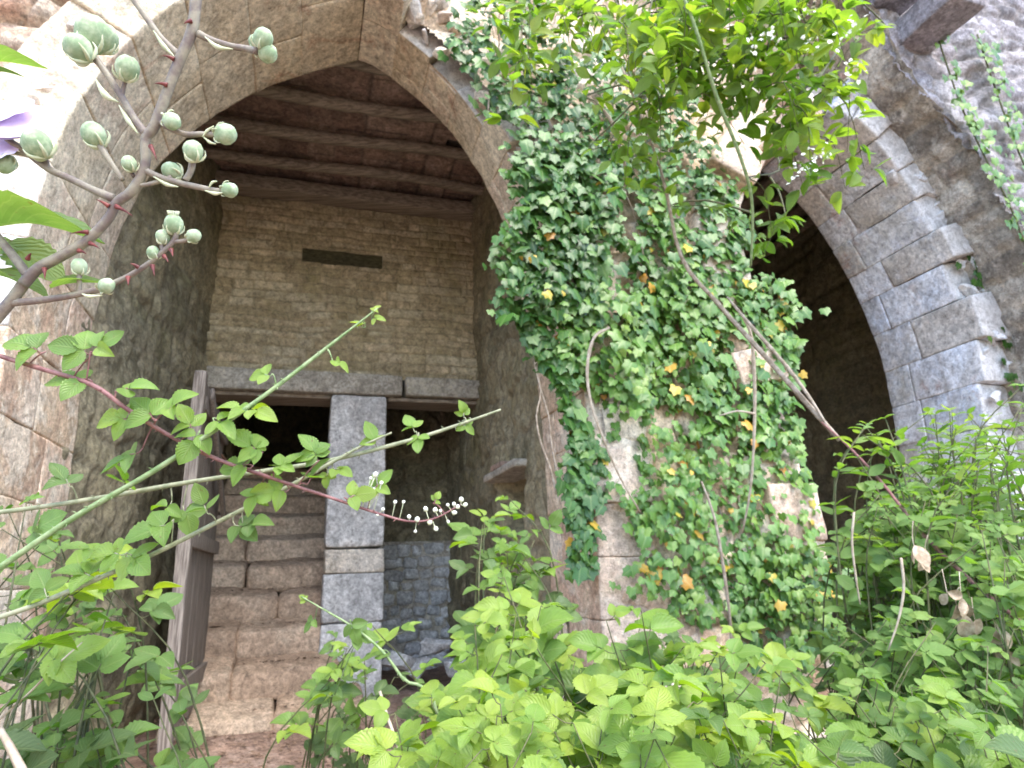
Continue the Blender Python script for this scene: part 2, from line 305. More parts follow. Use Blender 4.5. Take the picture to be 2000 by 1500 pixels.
def inside(poly, x, y):
    p = np.asarray(poly); r = np.zeros(x.shape, bool); j = len(p)-1
    for i in range(len(p)):
        c = ((p[i, 1] > y) != (p[j, 1] > y)) & (x < (p[j, 0]-p[i, 0])*(y-p[i, 1])/(p[j, 1]-p[i, 1]+1e-12)+p[i, 0]); r ^= c; j = i
    return r
def sheet(name, P, a, b, m, parent, rh=.25, bw=.4, seed=1, depth=.03, wob=.03, jw=.012, rough=.02, flip=False, mask=None, sink=None, tone_gain=1., label=None):
    nrm = gnormal(P); nrm = -nrm if flip else nrm
    t, tone, hb = masonry(a, b, rh, bw, seed, wob, jw)
    h = (t-1)*depth + (hb-.5)*depth*1.1 + fbm(P, 3, 4, seed)*rough + fbm(P, 14, 3, seed+3)*rough*.35
    if sink is not None: h = h - sink
    P = P + nrm*h[..., None]; f = gridf(*a.shape)
    if flip: f = f[:, ::-1]
    if mask is not None:
        k = mask.ravel()[f].all(1); f = f[k]
    v = P.reshape(-1, 3); used = np.zeros(len(v), bool); used[f.ravel()] = True; re = np.cumsum(used)-1
    at = {'tone': (.5+(tone-.5)*tone_gain).ravel()[used], 'joint': (1-t).ravel()[used]}
    return mesh(name, v[used], re[f], m, parent, attrs=at, label=label)
# ------------------------------------------------------------------ arch curves in (s, z)
bl = [(130, 1450), (135, 1100), (150, 850), (165, 720), (190, 600), (215, 510), (250, 420), (300, 340), (360, 275), (440, 215), (530, 170), (620, 138), (700, 118)]
brt = [(1085, 1400), (1070, 1000), (1055, 800), (1040, 680), (1022, 600), (1005, 520), (985, 440), (950, 365), (910, 300), (860, 235), (800, 180), (740, 135), (700, 118)]
LL = np.array([pw(x, y, .6) for x, y in bl]); LR = np.array([pw(x, y, .6) for x, y in brt])
LL[:3, 0] = -1.43; LL[0, 1] = .2; LR[0, 1] = .2
RR = np.array([(4.22, .2), (4.23, 2.0), (4.24, 2.9), (4.23, 3.2), (4.18, 3.45), (4.12, 3.7), (4.02, 3.98), (3.86, 4.28), (3.74, 4.46), (3.59, 4.63), (3.45, 4.74), (3.34, 4.82)])
RL = np.array([(2.66, .2), (2.66, 2.0), (2.62, 2.6), (2.52, 3.0), (2.46, 3.4), (2.47, 3.75), (2.56, 4.05), (2.7, 4.28), (2.88, 4.48), (3.05, 4.62), (3.2, 4.74), (3.34, 4.82)])
def resample(c, n=160):
    c = catmull(np.column_stack([c, np.zeros(len(c))]), 10)[:, :2]; d = np.concatenate([[0], np.cumsum(np.linalg.norm(np.diff(c, axis=0), axis=1))])
    u = np.linspace(0, d[-1], n); return np.column_stack([np.interp(u, d, c[:, 0]), np.interp(u, d, c[:, 1])]), d[-1]
class Curve:
    def __init__(s, c, side):
        s.p, s.len = resample(c); t = unit(np.gradient(s.p, axis=0)); s.n = np.column_stack([t[:, 1], -t[:, 0]])*side; s.u = np.linspace(0, s.len, len(s.p))
    def at(s, u, r):
        q = np.column_stack([np.interp(u, s.u, s.p[:, 0]), np.interp(u, s.u, s.p[:, 1])]); n = unit(np.column_stack([np.interp(u, s.u, s.n[:, 0]), np.interp(u, s.u, s.n[:, 1])]))
        return q + n*np.asarray(r)[:, None]
cLL, cLR, cRR, cRL = Curve(LL, -1), Curve(LR, 1), Curve(RR, 1), Curve(RL, -1)
polyL = np.vstack([cLL.p, cLR.p[::-1]]); polyR = np.vstack([cRL.p, cRR.p[::-1]])
def arch(root, cv, w0f, w1, m, seed, bl_=(.3, .42), th=.34, gap=.0018, splits=(.45, .6), rough=.006, rnd=90, fresh=None, u_end=None, mortar_m=None):
    r = np.random.default_rng(seed); u = 0.; k = 0; end = u_end or cv.len
    while u < end-.02:
        du = min(r.uniform(*bl_), end-u)
        if end-(u+du) < .14: du = end-u
        zc = np.interp(u+du/2, cv.u, cv.p[:, 1]); w0 = w0f(zc, r)
        ws = w0+(w1-w0)*(splits[k % 2]+r.uniform(-.05, .05)) if splits else w1
        for a, b in (((w0, ws), (ws, w1)) if splits else ((w0, w1),)):
            u0_, u1_ = u+gap*.6, u+du-gap*.6
            def fn(q, a=a+gap, b=b-gap):
                rr = q[:, 2]*th + r_off; c = cv.at(u0_+(u1_-u0_)*q[:, 0], rr); return W(c[:, 0], a+(b-a)*q[:, 1], c[:, 1])
            r_off = r.uniform(-.004, .003)
            v, f, c = block(fn, (5, max(4, int((b-a)/.07)), 4), rough, rnd, 7., seed*31+k)
            fr = (c[:, 1] == 0)*(fresh(zc, r) if (fresh and a == w0) else 0.)
            mesh('voussoir', v, f, m(zc, a == w0) if callable(m) else m, root, attrs={'tone': np.full(len(v), r.random()), 'fresh': fr})
        u += du; k += 1
    # mortar bed behind the stones
    uu = np.linspace(0, end, 90); q = cv.at(uu, np.full(90, .0075)); wv = np.linspace(.22 if callable(w0f) else 0, w1-.01, 6)
    P = W(q[:, 0][:, None], wv[None], q[:, 1][:, None]); mesh('mortar_bed', P.reshape(-1, 3), gridf(90, 6), m(2.5, False) if callable(m) else m, root, attrs={'tone': .3, 'joint': .85})
A1 = thing('stone_arch', 'large pointed stone arch with tan stained underside framing the stairs doorway', 'arch', W(0, .1, 0).tolist(), 'pointed stone arches')
arch(A1, cLL, lambda z, r: -.4+r.uniform(-.012, .012), .6, lambda z, fr: M['wall'] if z < 3.15 else M['arch'], 5, fresh=lambda z, r: r.choice([.0, .5, 1.]))
def wr(z, r): return (-.16+r.uniform(-.04, .06)) if z < 3.9 else (r.uniform(-.02, .30) if z < 5.08 else -.1)
arch(A1, cLR, wr, .6, lambda z, fr: M['wall'] if z < 3.2 else M['arch'], 8, bl_=(.24, .36), fresh=lambda z, r: 1. if z > 3.9 else .3, splits=(.5, .7))
A2 = thing('stone_arch', 'smaller right hand arch with clean grey ashlar blocks and broken white front edge', 'arch', W(3.4, .2, 0).tolist(), 'pointed stone arches')
arch(A2, cRR, lambda z, r: -.2+r.choice([-.07, -.03, .02, .05, -.05])+r.uniform(-.04, .04), .6, M['arch_pale'], 12, bl_=(.22, .32), gap=.004, fresh=lambda z, r: 1., splits=(.62, .72), rough=.006, rnd=50)
arch(A2, cRL, lambda z, r: -.2+r.uniform(-.08, .10), .6, M['wall'], 15, bl_=(.2, .34), fresh=lambda z, r: .2, rough=.014, rnd=24)
# ------------------------------------------------------------------ front wall
def offset_poly(cs, r): return np.vstack([cs[0].at(cs[0].u, np.full(len(cs[0].u), r)), cs[1].at(cs[1].u, np.full(len(cs[1].u), r))[::-1]])
oL, oR = offset_poly((cLL, cLR), .07), offset_poly((cRL, cRR), .08)
FW = thing('stone_wall', 'arched rubble wall of pale pinkish limestone blocks on the left', 'wall', W(-2.5, -.3, .3).tolist(), kind='thing')
def wface(s, z): return -.385
s_ = np.linspace(-4.2, .35, 230); z_ = np.linspace(.1, 7.2, 330); S_, Z_ = np.meshgrid(s_, z_, indexing='ij')
P = W(S_, -.385, Z_); msk = ~inside(offset_poly((cLL, cLR), .26), S_, Z_)
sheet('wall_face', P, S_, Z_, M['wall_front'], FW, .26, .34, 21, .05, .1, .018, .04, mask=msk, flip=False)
PW = thing('stone_pier', 'ivy covered pale stone pier standing between the two arches', 'pier', W(1.9, -.1, .3).tolist(), kind='thing')
s_ = np.linspace(.32, 3.6, 190); z_ = np.linspace(.1, 7.2, 330); S_, Z_ = np.meshgrid(s_, z_, indexing='ij')
wf = -.12 - .05*fbm(W(S_, 0, Z_), .8, 3, 4) + np.clip((Z_-3.7)/1.0, 0, 1)*.16 - np.clip(2.2-Z_, 0, 2)*.05
P = W(S_, wf, Z_); msk = ~inside(oL, S_, Z_) & ~inside(oR, S_, Z_)
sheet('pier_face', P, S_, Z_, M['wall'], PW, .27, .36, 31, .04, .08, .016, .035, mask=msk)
# outer arch on the right: front face at w=-.6, its soffit back to w=-.15
XB = [(1700, 30), (1760, 140), (1850, 250), (1920, 350), (1985, 470), (2060, 640), (2110, 800)]
oc = np.array([pw(x, y, -.58) for x, y in XB])[::-1]; oc = np.vstack([[oc[0, 0]+.03, .2], [oc[0, 0]+.03, 1.8], oc]); top = oc[-1]
oc = np.vstack([oc, [top[0]-.28, top[1]+.27], [top[0]-.6, top[1]+.45], [3.0, top[1]+.55]])
cO = Curve(oc, 1)
OA = thing('stone_arch', 'outer weathered arch ring of dark grey masonry at the upper right', 'arch', W(4.4, -.3, .3).tolist(), 'pointed stone arches')
n1 = 180; wv = np.linspace(-.63, .02, 36); q = cO.at(np.linspace(0, cO.len, n1), np.zeros(n1)); P = W(q[:, 0][:, None], wv[None], q[:, 1][:, None])
a_, b_ = np.meshgrid(np.linspace(0, cO.len, n1), wv, indexing='ij')
sheet('soffit', P, b_, a_, M['rubble'], OA, .16, .3, 41, .02, .05, .014, .03, flip=False)
ring_poly = np.vstack([cO.p, [[3.0, 9], [-3, 9], [-3, -1], [cO.p[0, 0], -1]]])
s_ = np.linspace(2.9, 8.5, 330); z_ = np.linspace(.1, 8.2, 470); S_, Z_ = np.meshgrid(s_, z_, indexing='ij')
wf = -.6 - .03*fbm(W(S_, 0, Z_), 1., 3, 14)
opc = cO.at(cO.u, np.full(len(cO.u), -.035)); op = np.vstack([opc, [[cO.p[-1, 0], -1], [cO.p[0, 0], -1]]])
sheet('wall_face', W(S_, wf, Z_), S_, Z_, M['lilac'], OA, .17, .26, 51, .026, .12, .02, .04, mask=~inside(op, S_, Z_) & (S_ > cO.p[-1, 0]))
# rubble band between the inner arch and the outer soffit
s_ = np.linspace(2.4, 5.6, 150); z_ = np.linspace(.2, 6.6, 260); S_, Z_ = np.meshgrid(s_, z_, indexing='ij')
band = sheet('rubble_infill', W(S_, -.06, Z_), S_, Z_, M['rubble'], OA, .15, .22, 61, .05, .08, .02, .045, mask=~inside(oR, S_, Z_) & (S_ > 3.34-.0*Z_) )
for (x, y, wq, sx, sz, mm, lb) in ((1775, 322, -.13, .07, .05, 'tile', 'reddish brick stub'), (1770, 350, -.14, .085, .045, 'tile', 'reddish brick stub'), (1645, 172, -.14, .07, .06, 'tile', 'reddish brick stub')):
    s0, z0 = pw(x, y, wq); v, f, c = block(rock_fn(s0, wq+.05, z0, max(sx, sz)*1.25, int(x)), 10, .01, 16, 9, int(x)); mesh('broken_stone', v, f, M[mm], OA, attrs={'tone': .8, 'fresh': .9 if mm == 'arch_pale' else .0}, label=lb)
rc = np.random.default_rng(99)
def chips(root, cv, n, ulo, uhi, w0, m, h=(.03, .065), rr=(.03, .3), fr=.9):
    for i in range(n):
        u = rc.uniform(ulo, uhi)*cv.len; q = cv.at(np.array([u]), np.array([rc.uniform(*rr)]))[0]; hh = rc.uniform(*h)
        v, f, c = block(rock_fn(q[0], w0+rc.uniform(-.03, .05), q[1], hh, 700+i), 7, .012, 14, 12, 700+i); mesh('broken_stone', v, f, M[m], root, attrs={'tone': rc.random(), 'fresh': fr*rc.choice([0, .5, 1])})
chips(A2, cRR, 34, .45, 1., -.22, 'arch_pale'); chips(A2, cRL, 7, .8, 1., -.24, 'wall'); chips(A1, cLR, 26, .62, .95, .06, 'wall', (.03, .07), (.02, .3)); chips(A1, cLL, 26, .5, .95, -.4, 'wall', (.025, .05), (.08, .36), .5)
chips(OA, cRR, 40, .4, 1., -.12, 'rubble', (.03, .07), (.34, .6), .2)
# corbel stone, a slab jutting out of the upper wall
s0, z0 = pw(1822, 45, -.75); v, f, c = block(box_fn(s0-.13, s0+.17, -1.0, -.5, z0-.06, z0+.14), (7, 9, 5), .008, 22, 6, 77)
mesh('corbel', v, f, M['lilac'], OA, attrs={'tone': .65}, label='grey corbel slab jutting from the wall')
s0, z0 = pw(1745, -20, -.7); v, f, c = block(box_fn(s0-.1, s0+.2, -.85, -.5, z0-.05, z0+.12), (7, 7, 5), .01, 20, 6, 78)
mesh('corbel', v, f, M['lilac'], OA, attrs={'tone': .3})
# ------------------------------------------------------------------ room behind the left arch
def side_sheet(name, label, sa, sb, w0, w1, z0, z1, flip, m, seed, sink=None, nw=150, nz=230, rh=.2, bw=.3, depth=.03):
    r = thing(name, label, 'wall', W((sa+sb)/2, (w0+w1)/2, .6).tolist(), kind='thing'); ww = np.linspace(w0, w1, nw); zz = np.linspace(z0, z1, nz); Wm, Zm = np.meshgrid(ww, zz, indexing='ij')
    Sm = sa+(sb-sa)*(Wm-w0)/(w1-w0); P = W(Sm, Wm, Zm)
    sheet('wall_face', P, Wm, Zm, m, r, rh, bw, seed, depth, .09, .018, .035, flip=flip, sink=None if sink is None else sink(Wm, Zm)); return r
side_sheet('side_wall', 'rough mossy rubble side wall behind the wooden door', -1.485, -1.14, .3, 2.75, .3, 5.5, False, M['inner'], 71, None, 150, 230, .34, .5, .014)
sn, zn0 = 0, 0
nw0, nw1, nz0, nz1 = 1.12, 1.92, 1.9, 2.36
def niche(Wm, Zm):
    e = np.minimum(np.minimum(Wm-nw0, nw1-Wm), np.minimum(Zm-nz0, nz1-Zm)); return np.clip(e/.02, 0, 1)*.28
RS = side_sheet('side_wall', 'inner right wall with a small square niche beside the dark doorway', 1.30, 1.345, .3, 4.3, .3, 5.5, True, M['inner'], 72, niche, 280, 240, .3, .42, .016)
v, f, c = block(box_fn(1.20, 1.5, nw0-.08, nw1+.06, nz1-.01, nz1+.05), (6, 9, 3), .008, 16, 8, 5); mesh('niche_slab', v, f, M['lintel'], RS, attrs={'tone': .5}, label='thin stone slab over the niche')
v, f, c = block(box_fn(1.22, 1.4, nw0+.35, nw1-.12, nz1+.055, nz1+.1), (5, 7, 3), .008, 14, 8, 6); mesh('niche_tile', v, f, M['tile'], RS, attrs={'tone': .9})
BW = thing('brick_wall', 'mossy brick back wall above the two doorways with a long dark slot', 'wall', W(.1, 2.75, 3.4).tolist(), kind='thing')
s_ = np.linspace(-1.3, 1.5, 330); z_ = np.linspace(3.45, 5.34, 240); S_, Z_ = np.meshgrid(s_, z_, indexing='ij')
e = np.minimum(np.minimum(S_+.38, .40-S_), np.minimum(Z_-4.60, 4.77-Z_)); snk = np.clip(e/.012, 0, 1)*.2
sheet('brick_face', W(S_, 2.7, Z_), S_, Z_, M['brick'], BW, .082, .25, 81, .014, .014, .008, .018, sink=snk, tone_gain=1.5)
v, f, c = block(box_fn(-1.32, .62, 2.64, 3.1, 3.275, 3.475), (22, 6, 5), .008, 26, 6, 91); mesh('lintel', v, f, M['lintel'], BW, attrs={'tone': .4})
v, f, c = block(box_fn(.63, 1.55, 2.645, 3.1, 3.28, 3.47), (14, 6, 5), .008, 26, 6, 92); mesh('lintel', v, f, M['lintel'], BW, attrs={'tone': .6})
for a, b in ((-1.2, -.04), (.47, 1.4)):
    v, f, c = block(box_fn(a, b, 2.72, 3.05, 3.235, 3.272), (14, 5, 2), .004, 20, 6, 93); mesh('wooden_plank', v, f, M['wood'], BW)
v, f, c = block(box_fn(-.385, .405, 2.75, 2.95, 4.60, 4.77), (20, 4, 4), .008, 30, 6, 94); mesh('slot_piece', v, f, M['darkolive'], BW, label='long dark piece filling the slot in the brick wall')  # dark olive block set inside the wall slot
PL = thing('stone_pillar', 'pale speckled stone pillar between the dark stair doorway and right doorway', 'pillar', W(.2, 2.7, .7).tolist(), kind='thing')
def zB(y): return pw(690, y, 2.68)[1]
for y0, y1, mm, dx, tn in ((772, 1069, 'pillar', 0, .6), (1072, 1119, 'pillar_band', .004, .8), (1120, 1215, 'pillar', .0, .2), (1217, 1385, 'pillar', -.01, .75)):
    v, f, c = block(box_fn(-.05+dx, .465+dx*.5, 2.66, 3.15, zB(y1), zB(y0)), (10, 8, max(4, int((y1-y0)/14))), .009, 24, 7, y0); mesh('pillar_block', v, f, M[mm], PL, attrs={'tone': tn}, label='pinkish ochre band stone' if mm == 'pillar_band' else None)
# stairs climbing through the left doorway
ST = thing('stone_staircase', 'worn stone staircase climbing into the dark left doorway', 'stairs', W(-.5, 2.3, .7).tolist())
nos = [1470, 1402, 1308, 1230, 1160, 1104, 1052, 1006, 968, 938, 912]; bot = [1515, 1438, 1356, 1276, 1208, 1146, 1090, 1042, 1000, 964, 935]
w_of = [1.74+.305*k for k in range(len(nos)+1)]
for k in range(len(nos)):
    w0, w1 = w_of[k], w_of[k+1]+.12; z1 = pw(500, nos[k], w0)[1]; z0 = pw(500, bot[k], w0)[1]-.06; zb = z1 + .02 + (pw(500, bot[k+1], w_of[k+1])[1]-z1 if k+1 < len(bot) else .03)
    sl, sr = (-1.17, .12) if k > 1 else (-1.12, .3+.25*(k == 0))
    cuts = [sl, sl+.36+.2*random.random(), sr] if k in (2, 3, 5, 6) else ([sl, sl+.75, sr] if k in (4, 0, 1) else [sl, sr])
    for i in range(len(cuts)-1):
        a, b = cuts[i]+.003, cuts[i+1]-.003
        def fn(q, a=a, b=b):
            s = a+(b-a)*q[:, 0]; ww = w0+(w1-w0)*q[:, 1] + .16*(s+.53) + .012*np.sin(s*5+k); zt = z1+(zb-z1)*q[:, 1] - .018*np.exp(-((s+.5)/.25)**2)
            return W(s, ww, z0+(zt-z0)*q[:, 2])
        v, f, c = block(fn, (max(5, int((b-a)/.06)), 7, 4), .018, 9, 5, 100+k); mesh('step', v, f, M['step'], ST, attrs={'tone': np.full(len(v), random.random()*.8+.1)})
# passages behind the doorways: rubble walls, floor
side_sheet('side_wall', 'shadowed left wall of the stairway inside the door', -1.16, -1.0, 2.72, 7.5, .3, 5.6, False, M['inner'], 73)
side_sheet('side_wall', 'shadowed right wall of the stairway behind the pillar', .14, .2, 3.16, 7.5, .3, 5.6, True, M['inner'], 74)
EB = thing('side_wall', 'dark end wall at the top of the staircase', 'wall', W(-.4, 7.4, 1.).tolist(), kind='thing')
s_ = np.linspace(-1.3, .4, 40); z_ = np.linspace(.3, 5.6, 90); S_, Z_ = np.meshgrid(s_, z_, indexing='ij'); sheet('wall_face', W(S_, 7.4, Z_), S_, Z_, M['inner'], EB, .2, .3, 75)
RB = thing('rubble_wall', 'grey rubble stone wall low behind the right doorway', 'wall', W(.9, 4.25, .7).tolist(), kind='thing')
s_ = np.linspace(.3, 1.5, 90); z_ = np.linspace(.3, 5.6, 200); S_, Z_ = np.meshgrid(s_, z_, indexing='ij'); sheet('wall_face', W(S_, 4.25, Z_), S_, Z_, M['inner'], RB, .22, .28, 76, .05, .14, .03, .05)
S2, Z2 = np.meshgrid(np.linspace(.36, 1.5, 60), np.linspace(.4, 2.0, 80), indexing='ij'); sheet('mortar_bed', W(S2, 4.165, Z2), S2, Z2, M['lintel'], RB, .3, .4, 79, .01)
rw = np.random.default_rng(5); zr = .52
while zr < 1.95:
    rh_ = rw.uniform(.11, .17); sr_ = .4+rw.uniform(-.05, .05)
    while sr_ < 1.36:
        bw_ = rw.uniform(.12, .27); a_ = rw.normal(0, .12); c0 = np.array([sr_+bw_/2, zr+rh_/2+rw.normal(0, .012)]); dw = rw.uniform(-.02, .03); sk = rw.uniform(-.25, .25)
        def fn(q, c0=c0, a_=a_, bw_=bw_, rh_=rh_, dw=dw, sk=sk):
            x = (q[:, 0]-.5)*bw_*.97*(1+sk*(q[:, 2]-.5)); z = (q[:, 2]-.5)*rh_*.95*(1-sk*(q[:, 0]-.5)); return W(c0[0]+x*math.cos(a_)-z*math.sin(a_), 4.13+dw*.6+.2*q[:, 1], c0[1]+x*math.sin(a_)+z*math.cos(a_))
        v, f, c = block(fn, (6, 3, 5), .016, 4.5, 9, int(sr_*1000+zr*77)); mesh('stone', v, f, M['greyrock'], RB, attrs={'tone': rw.random()})
        sr_ += bw_
    zr += rh_
for i, (x, y, hh) in enumerate(((850, 1262, .13), (772, 1290, .1), (905, 1300, .12), (820, 1300, .09))):
    s0, z0 = pw(x, y, 2.95); v, f, c = block(rock_fn(s0, 2.95, z0, hh*1.1, 40+i), 12, .012, 14, 9, 400+i)
    tag(mesh('fallen_rock', v, f, M['greyrock'], attrs={'tone': .8}), ['pale angular rock lying inside the right doorway', 'small grey rock against the pillar foot', 'grey rock under the leaves at the right doorway', 'flat grey stone in the middle of the right threshold'][i], 'rock', 'fallen rocks in the right doorway')
# ceiling of the left room
CE = thing('beam_ceiling', 'ceiling of dark timber beams carrying terracotta tiles over the left room', 'ceiling', W(0, 1.6, 5.3).tolist(), kind='thing')
s_ = np.linspace(-1.7, 1.7, 150); w_ = np.linspace(.2, 3.2, 150); S_, W_ = np.meshgrid(s_, w_, indexing='ij')
hole = (S_ > .86) & (S_ < 1.04) & (W_ > 1.66) & (W_ < 1.85)
sheet('tile_panel', W(S_, W_, 5.44), W_, S_, M['tile'], CE, .30, .30, 83, .012, .004, .006, .008, flip=True, mask=~hole)
for i, w0 in enumerate((.75, 1.24, 1.72, 2.2)):
    pts = [W(s, w0+.02*math.sin(s*3+i), 5.34-.015*math.cos(s*2+i)) for s in np.linspace(-1.75, 1.75, 12)]
    v, f = tube(pts, np.array([.05, .056, .052, .048]), 8, 3, .12); mesh('beam', v, f, M['wood'], CE)
    for s0 in (() if i else ()): pass
v, f, c = block(box_fn(-1.6, 1.7, 2.52, 2.72, 5.24, 5.38), (30, 4, 3), .012, 14, 5, 95); mesh('wall_plate', v, f, M['wood'], CE)
# added unseen slab that keeps sky light out of both rooms
RF = thing('sky_block_slab', 'added unseen slab blocking sky light above both rooms', 'sky blocker', W(2, 4, 5.8).tolist(), kind='thing')
v, f, c = block(box_fn(-2.4, 6.6, .12, 8.2, 5.62, 5.9), (20, 20, 2), .01, 30, 3, 96); mesh('slab', v, f, M['rubble'], RF, attrs={'tone': .3})
OW = thing('light_block_shell', 'added unseen shell blocking sky light behind and beside the rooms', 'wall', W(2, 8, .5).tolist(), kind='thing')  # unseen walls added to stop sky light leaking into the rooms
for bx in ((-2.4, 6.6, 8.0, 8.3, 0, 5.62), (-2.4, -2.1, .0, 8.0, 0, 5.62), (6.3, 6.6, .0, 8.0, 0, 5.62)):
    v, f, c = block(box_fn(*bx), (12, 12, 10), .01, 30, 3, 97); mesh('shell_block', v, f, M['rubble'], OW, attrs={'tone': .3})
# room behind the right arch
RR_ = thing('vaulted_room', 'dark joisted room seen through the smaller right arch', 'room', W(3.6, 2, .5).tolist(), kind='thing')
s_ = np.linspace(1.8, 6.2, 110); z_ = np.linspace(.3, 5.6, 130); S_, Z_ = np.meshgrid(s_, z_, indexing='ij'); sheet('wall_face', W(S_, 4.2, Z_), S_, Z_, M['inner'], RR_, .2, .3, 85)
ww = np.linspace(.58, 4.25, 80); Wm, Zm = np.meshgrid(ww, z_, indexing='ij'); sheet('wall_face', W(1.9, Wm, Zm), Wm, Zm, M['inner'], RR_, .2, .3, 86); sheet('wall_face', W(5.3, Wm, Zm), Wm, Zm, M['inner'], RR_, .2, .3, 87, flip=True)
S2, W2 = np.meshgrid(np.linspace(1.8, 6.2, 40), np.linspace(.3, 4.3, 40), indexing='ij'); sheet('ceiling_board', W(S2, W2, 5.5), S2, W2, M['wood'], RR_, .2, .5, 88, .01, flip=True)
for i, s0 in enumerate(np.arange(2.1, 5.3, .34)):
    v, f = tube([W(s0+.02*math.sin(i*3+w0), w0, 5.38) for w0 in np.linspace(.62, 4.2, 8)], .06, 7, 3, .12); mesh('joist', v, f, M['wood'], RR_)
# ------------------------------------------------------------------ old wooden door standing open
DR = thing('wooden_door', 'grey weathered plank door standing open at the left of the stairs', 'door', W(-1.0, 1.9, .65).tolist(), kind='thing')
sA, zt = pw(388, 724, 1.2); sB, zb_ = pw(315, 1468, 1.2); d0 = np.array([sB, 1.2]); d1 = np.array([-.94, 2.62])
def dpt(t, off, z):
    lean = (sA-sB)*(z-zb_)/(zt-zb_)*(1-t); e = d1-d0; nrm = np.array([e[1], -e[0]])/np.linalg.norm(e)
    q = d0[None]+np.outer(t, e)+np.outer(off, nrm); return W(q[:, 0]+lean, q[:, 1], z)
ed = [0, .16, .34, .53, .70, .86, 1.]
for i in range(6):
    a, b = ed[i]+.004, ed[i+1]-.004; hh = zt-random.uniform(0, .05)*(i > 0); lo_ = zb_+random.uniform(0, .06)*(i > 0)
    v, f, c = block(lambda q: dpt(a+(b-a)*q[:, 0], .03*(q[:, 1]-.5), lo_+(hh-lo_)*q[:, 2]), (3, 2, 24), .004, 30, 6, 500+i); mesh('plank', v, f, M['doorwood'], DR)
v, f, c = block(lambda q: dpt(-.03+.06*q[:, 0], -.02+.075*q[:, 1], zb_-.02+(zt-zb_+.02)*q[:, 2]), (2, 2, 26), .004, 30, 6, 520); mesh('edge_post', v, f, M['doorwood'], DR, label='pale upright edge post of the door')
for z0 in (zb_+.25, (zb_+zt)/2, zt-.25):
    v, f, c = block(lambda q: dpt(.05+.92*q[:, 0], .02+.035*q[:, 1], z0+.1*q[:, 2]), (8, 2, 2), .003, 20, 6, 530); mesh('rail', v, f, M['doorwood'], DR)
v, f, c = block(lambda q: dpt(.1+.85*q[:, 0], .058+.03*q[:, 1], zt-.15-.75*q[:, 0]+.08*q[:, 2]), (8, 2, 2), .003, 20, 6, 531); mesh('brace', v, f, M['doorwood'], DR)
v, f = tube([W(-1.08, 2.5, zt-.2), W(-.98, 2.35, zt-.3), W(-.86, 2.3, zt-.42)], .012, 6, 3); mesh('iron_stay', v, f, M['rust'], DR)
# ------------------------------------------------------------------ leaf litter on the steps
v_, f_ = [], []; nl = 0
for i in range(2600):
    k = random.random(); s = random.uniform(-1.15, .1); s = -1.15+(s+1.15)**1.5; step = random.randrange(0, 6); w0 = w_of[step]+random.uniform(.08, .4)+.16*(s+.53); z = pw(500, nos[step], w_of[step])[1]+.035
    if random.random() < .5: s = random.uniform(-1.15, 1.1); w0 = random.uniform(.6, 1.95); z = gz(s, w0)+.03
    p = W(s, w0, z); a = random.uniform(0, 6.28); l = random.uniform(.005, .026); e1 = np.array([math.cos(a), math.sin(a), random.uniform(-.3, .3)])*l; e2 = np.array([-math.sin(a), math.cos(a), random.uniform(-.3, .3)])*l*.45
    v_ += [p-e1, p+e2, p+e1, p-e2+[0, 0, l*.3]]; f_.append((nl, nl+1, nl+2, nl+3)); nl += 4
tag(mesh('leaf_litter', v_, f_, M['litter']), 'dry brown leaf litter scattered over the steps and floor', 'litter', kind='stuff')
# ================================================================== FOLIAGE
def tmpl(rows, cols, wfun, fold=.25, droop=.25, teeth=0., cup=0.):
    tt = np.linspace(0, 1, rows); v = []; uv = []
    for i, t in enumerate(tt):
        h = wfun(t)
        for j in range(cols):
            q = -1+2*j/(cols-1); hw = h*(1+(teeth*(1 if i % 2 else -1) if abs(q) == 1 else 0)); x = q*hw
            v.append([x, t+(.018 if (teeth and abs(q) == 1 and i % 2 == 0) else 0), fold*abs(x)-droop*t*t*.5+cup*x*x]); uv.append([.5+.5*q, t])
    return np.array(v), gridf(rows, cols), np.array(uv)
ovate = lambda W0, p=.85, tip=1.: (lambda t: W0*max(.004, math.sin(math.pi*min(1, t**p))**.8)*(1 if t < .97 else .6))
TB = tmpl(17, 5, ovate(.37, .76), .3, .3, .065)               # bramble leaflet, toothed
TBs = tmpl(11, 5, ovate(.36, .77), .3, .3, .06)                # the same, coarser
TL = tmpl(9, 3, ovate(.21, .8), .35, .5)                      # lance-shaped
TO = tmpl(10, 5, ovate(.27, .95), .3, .35)                    # smooth oval
def ivy_t():
    ang = np.radians([-180, -140, -105, -78, -50, -28, 0, 28, 50, 78, 105, 140, 180])+math.pi/2; rad = [.2, .5, .64, .52, .76, .64, 1.0, .64, .76, .52, .64, .5, .2]
    v = [[0, 0, .06]]; uv = [[.5, .25]]
    for a, r_ in zip(ang[:-1], rad[:-1]): v.append([r_*math.cos(a)*.85, r_*math.sin(a)*.85, -.10*r_*r_]); uv.append([.5+.5*r_*math.cos(a), .25+.7*r_*math.sin(a)])
    v = np.array(v); v[:, 1] += .16; return v, np.array([[0, i, i % 12+1] for i in range(1, 13)]), np.array(uv)
TI = ivy_t()
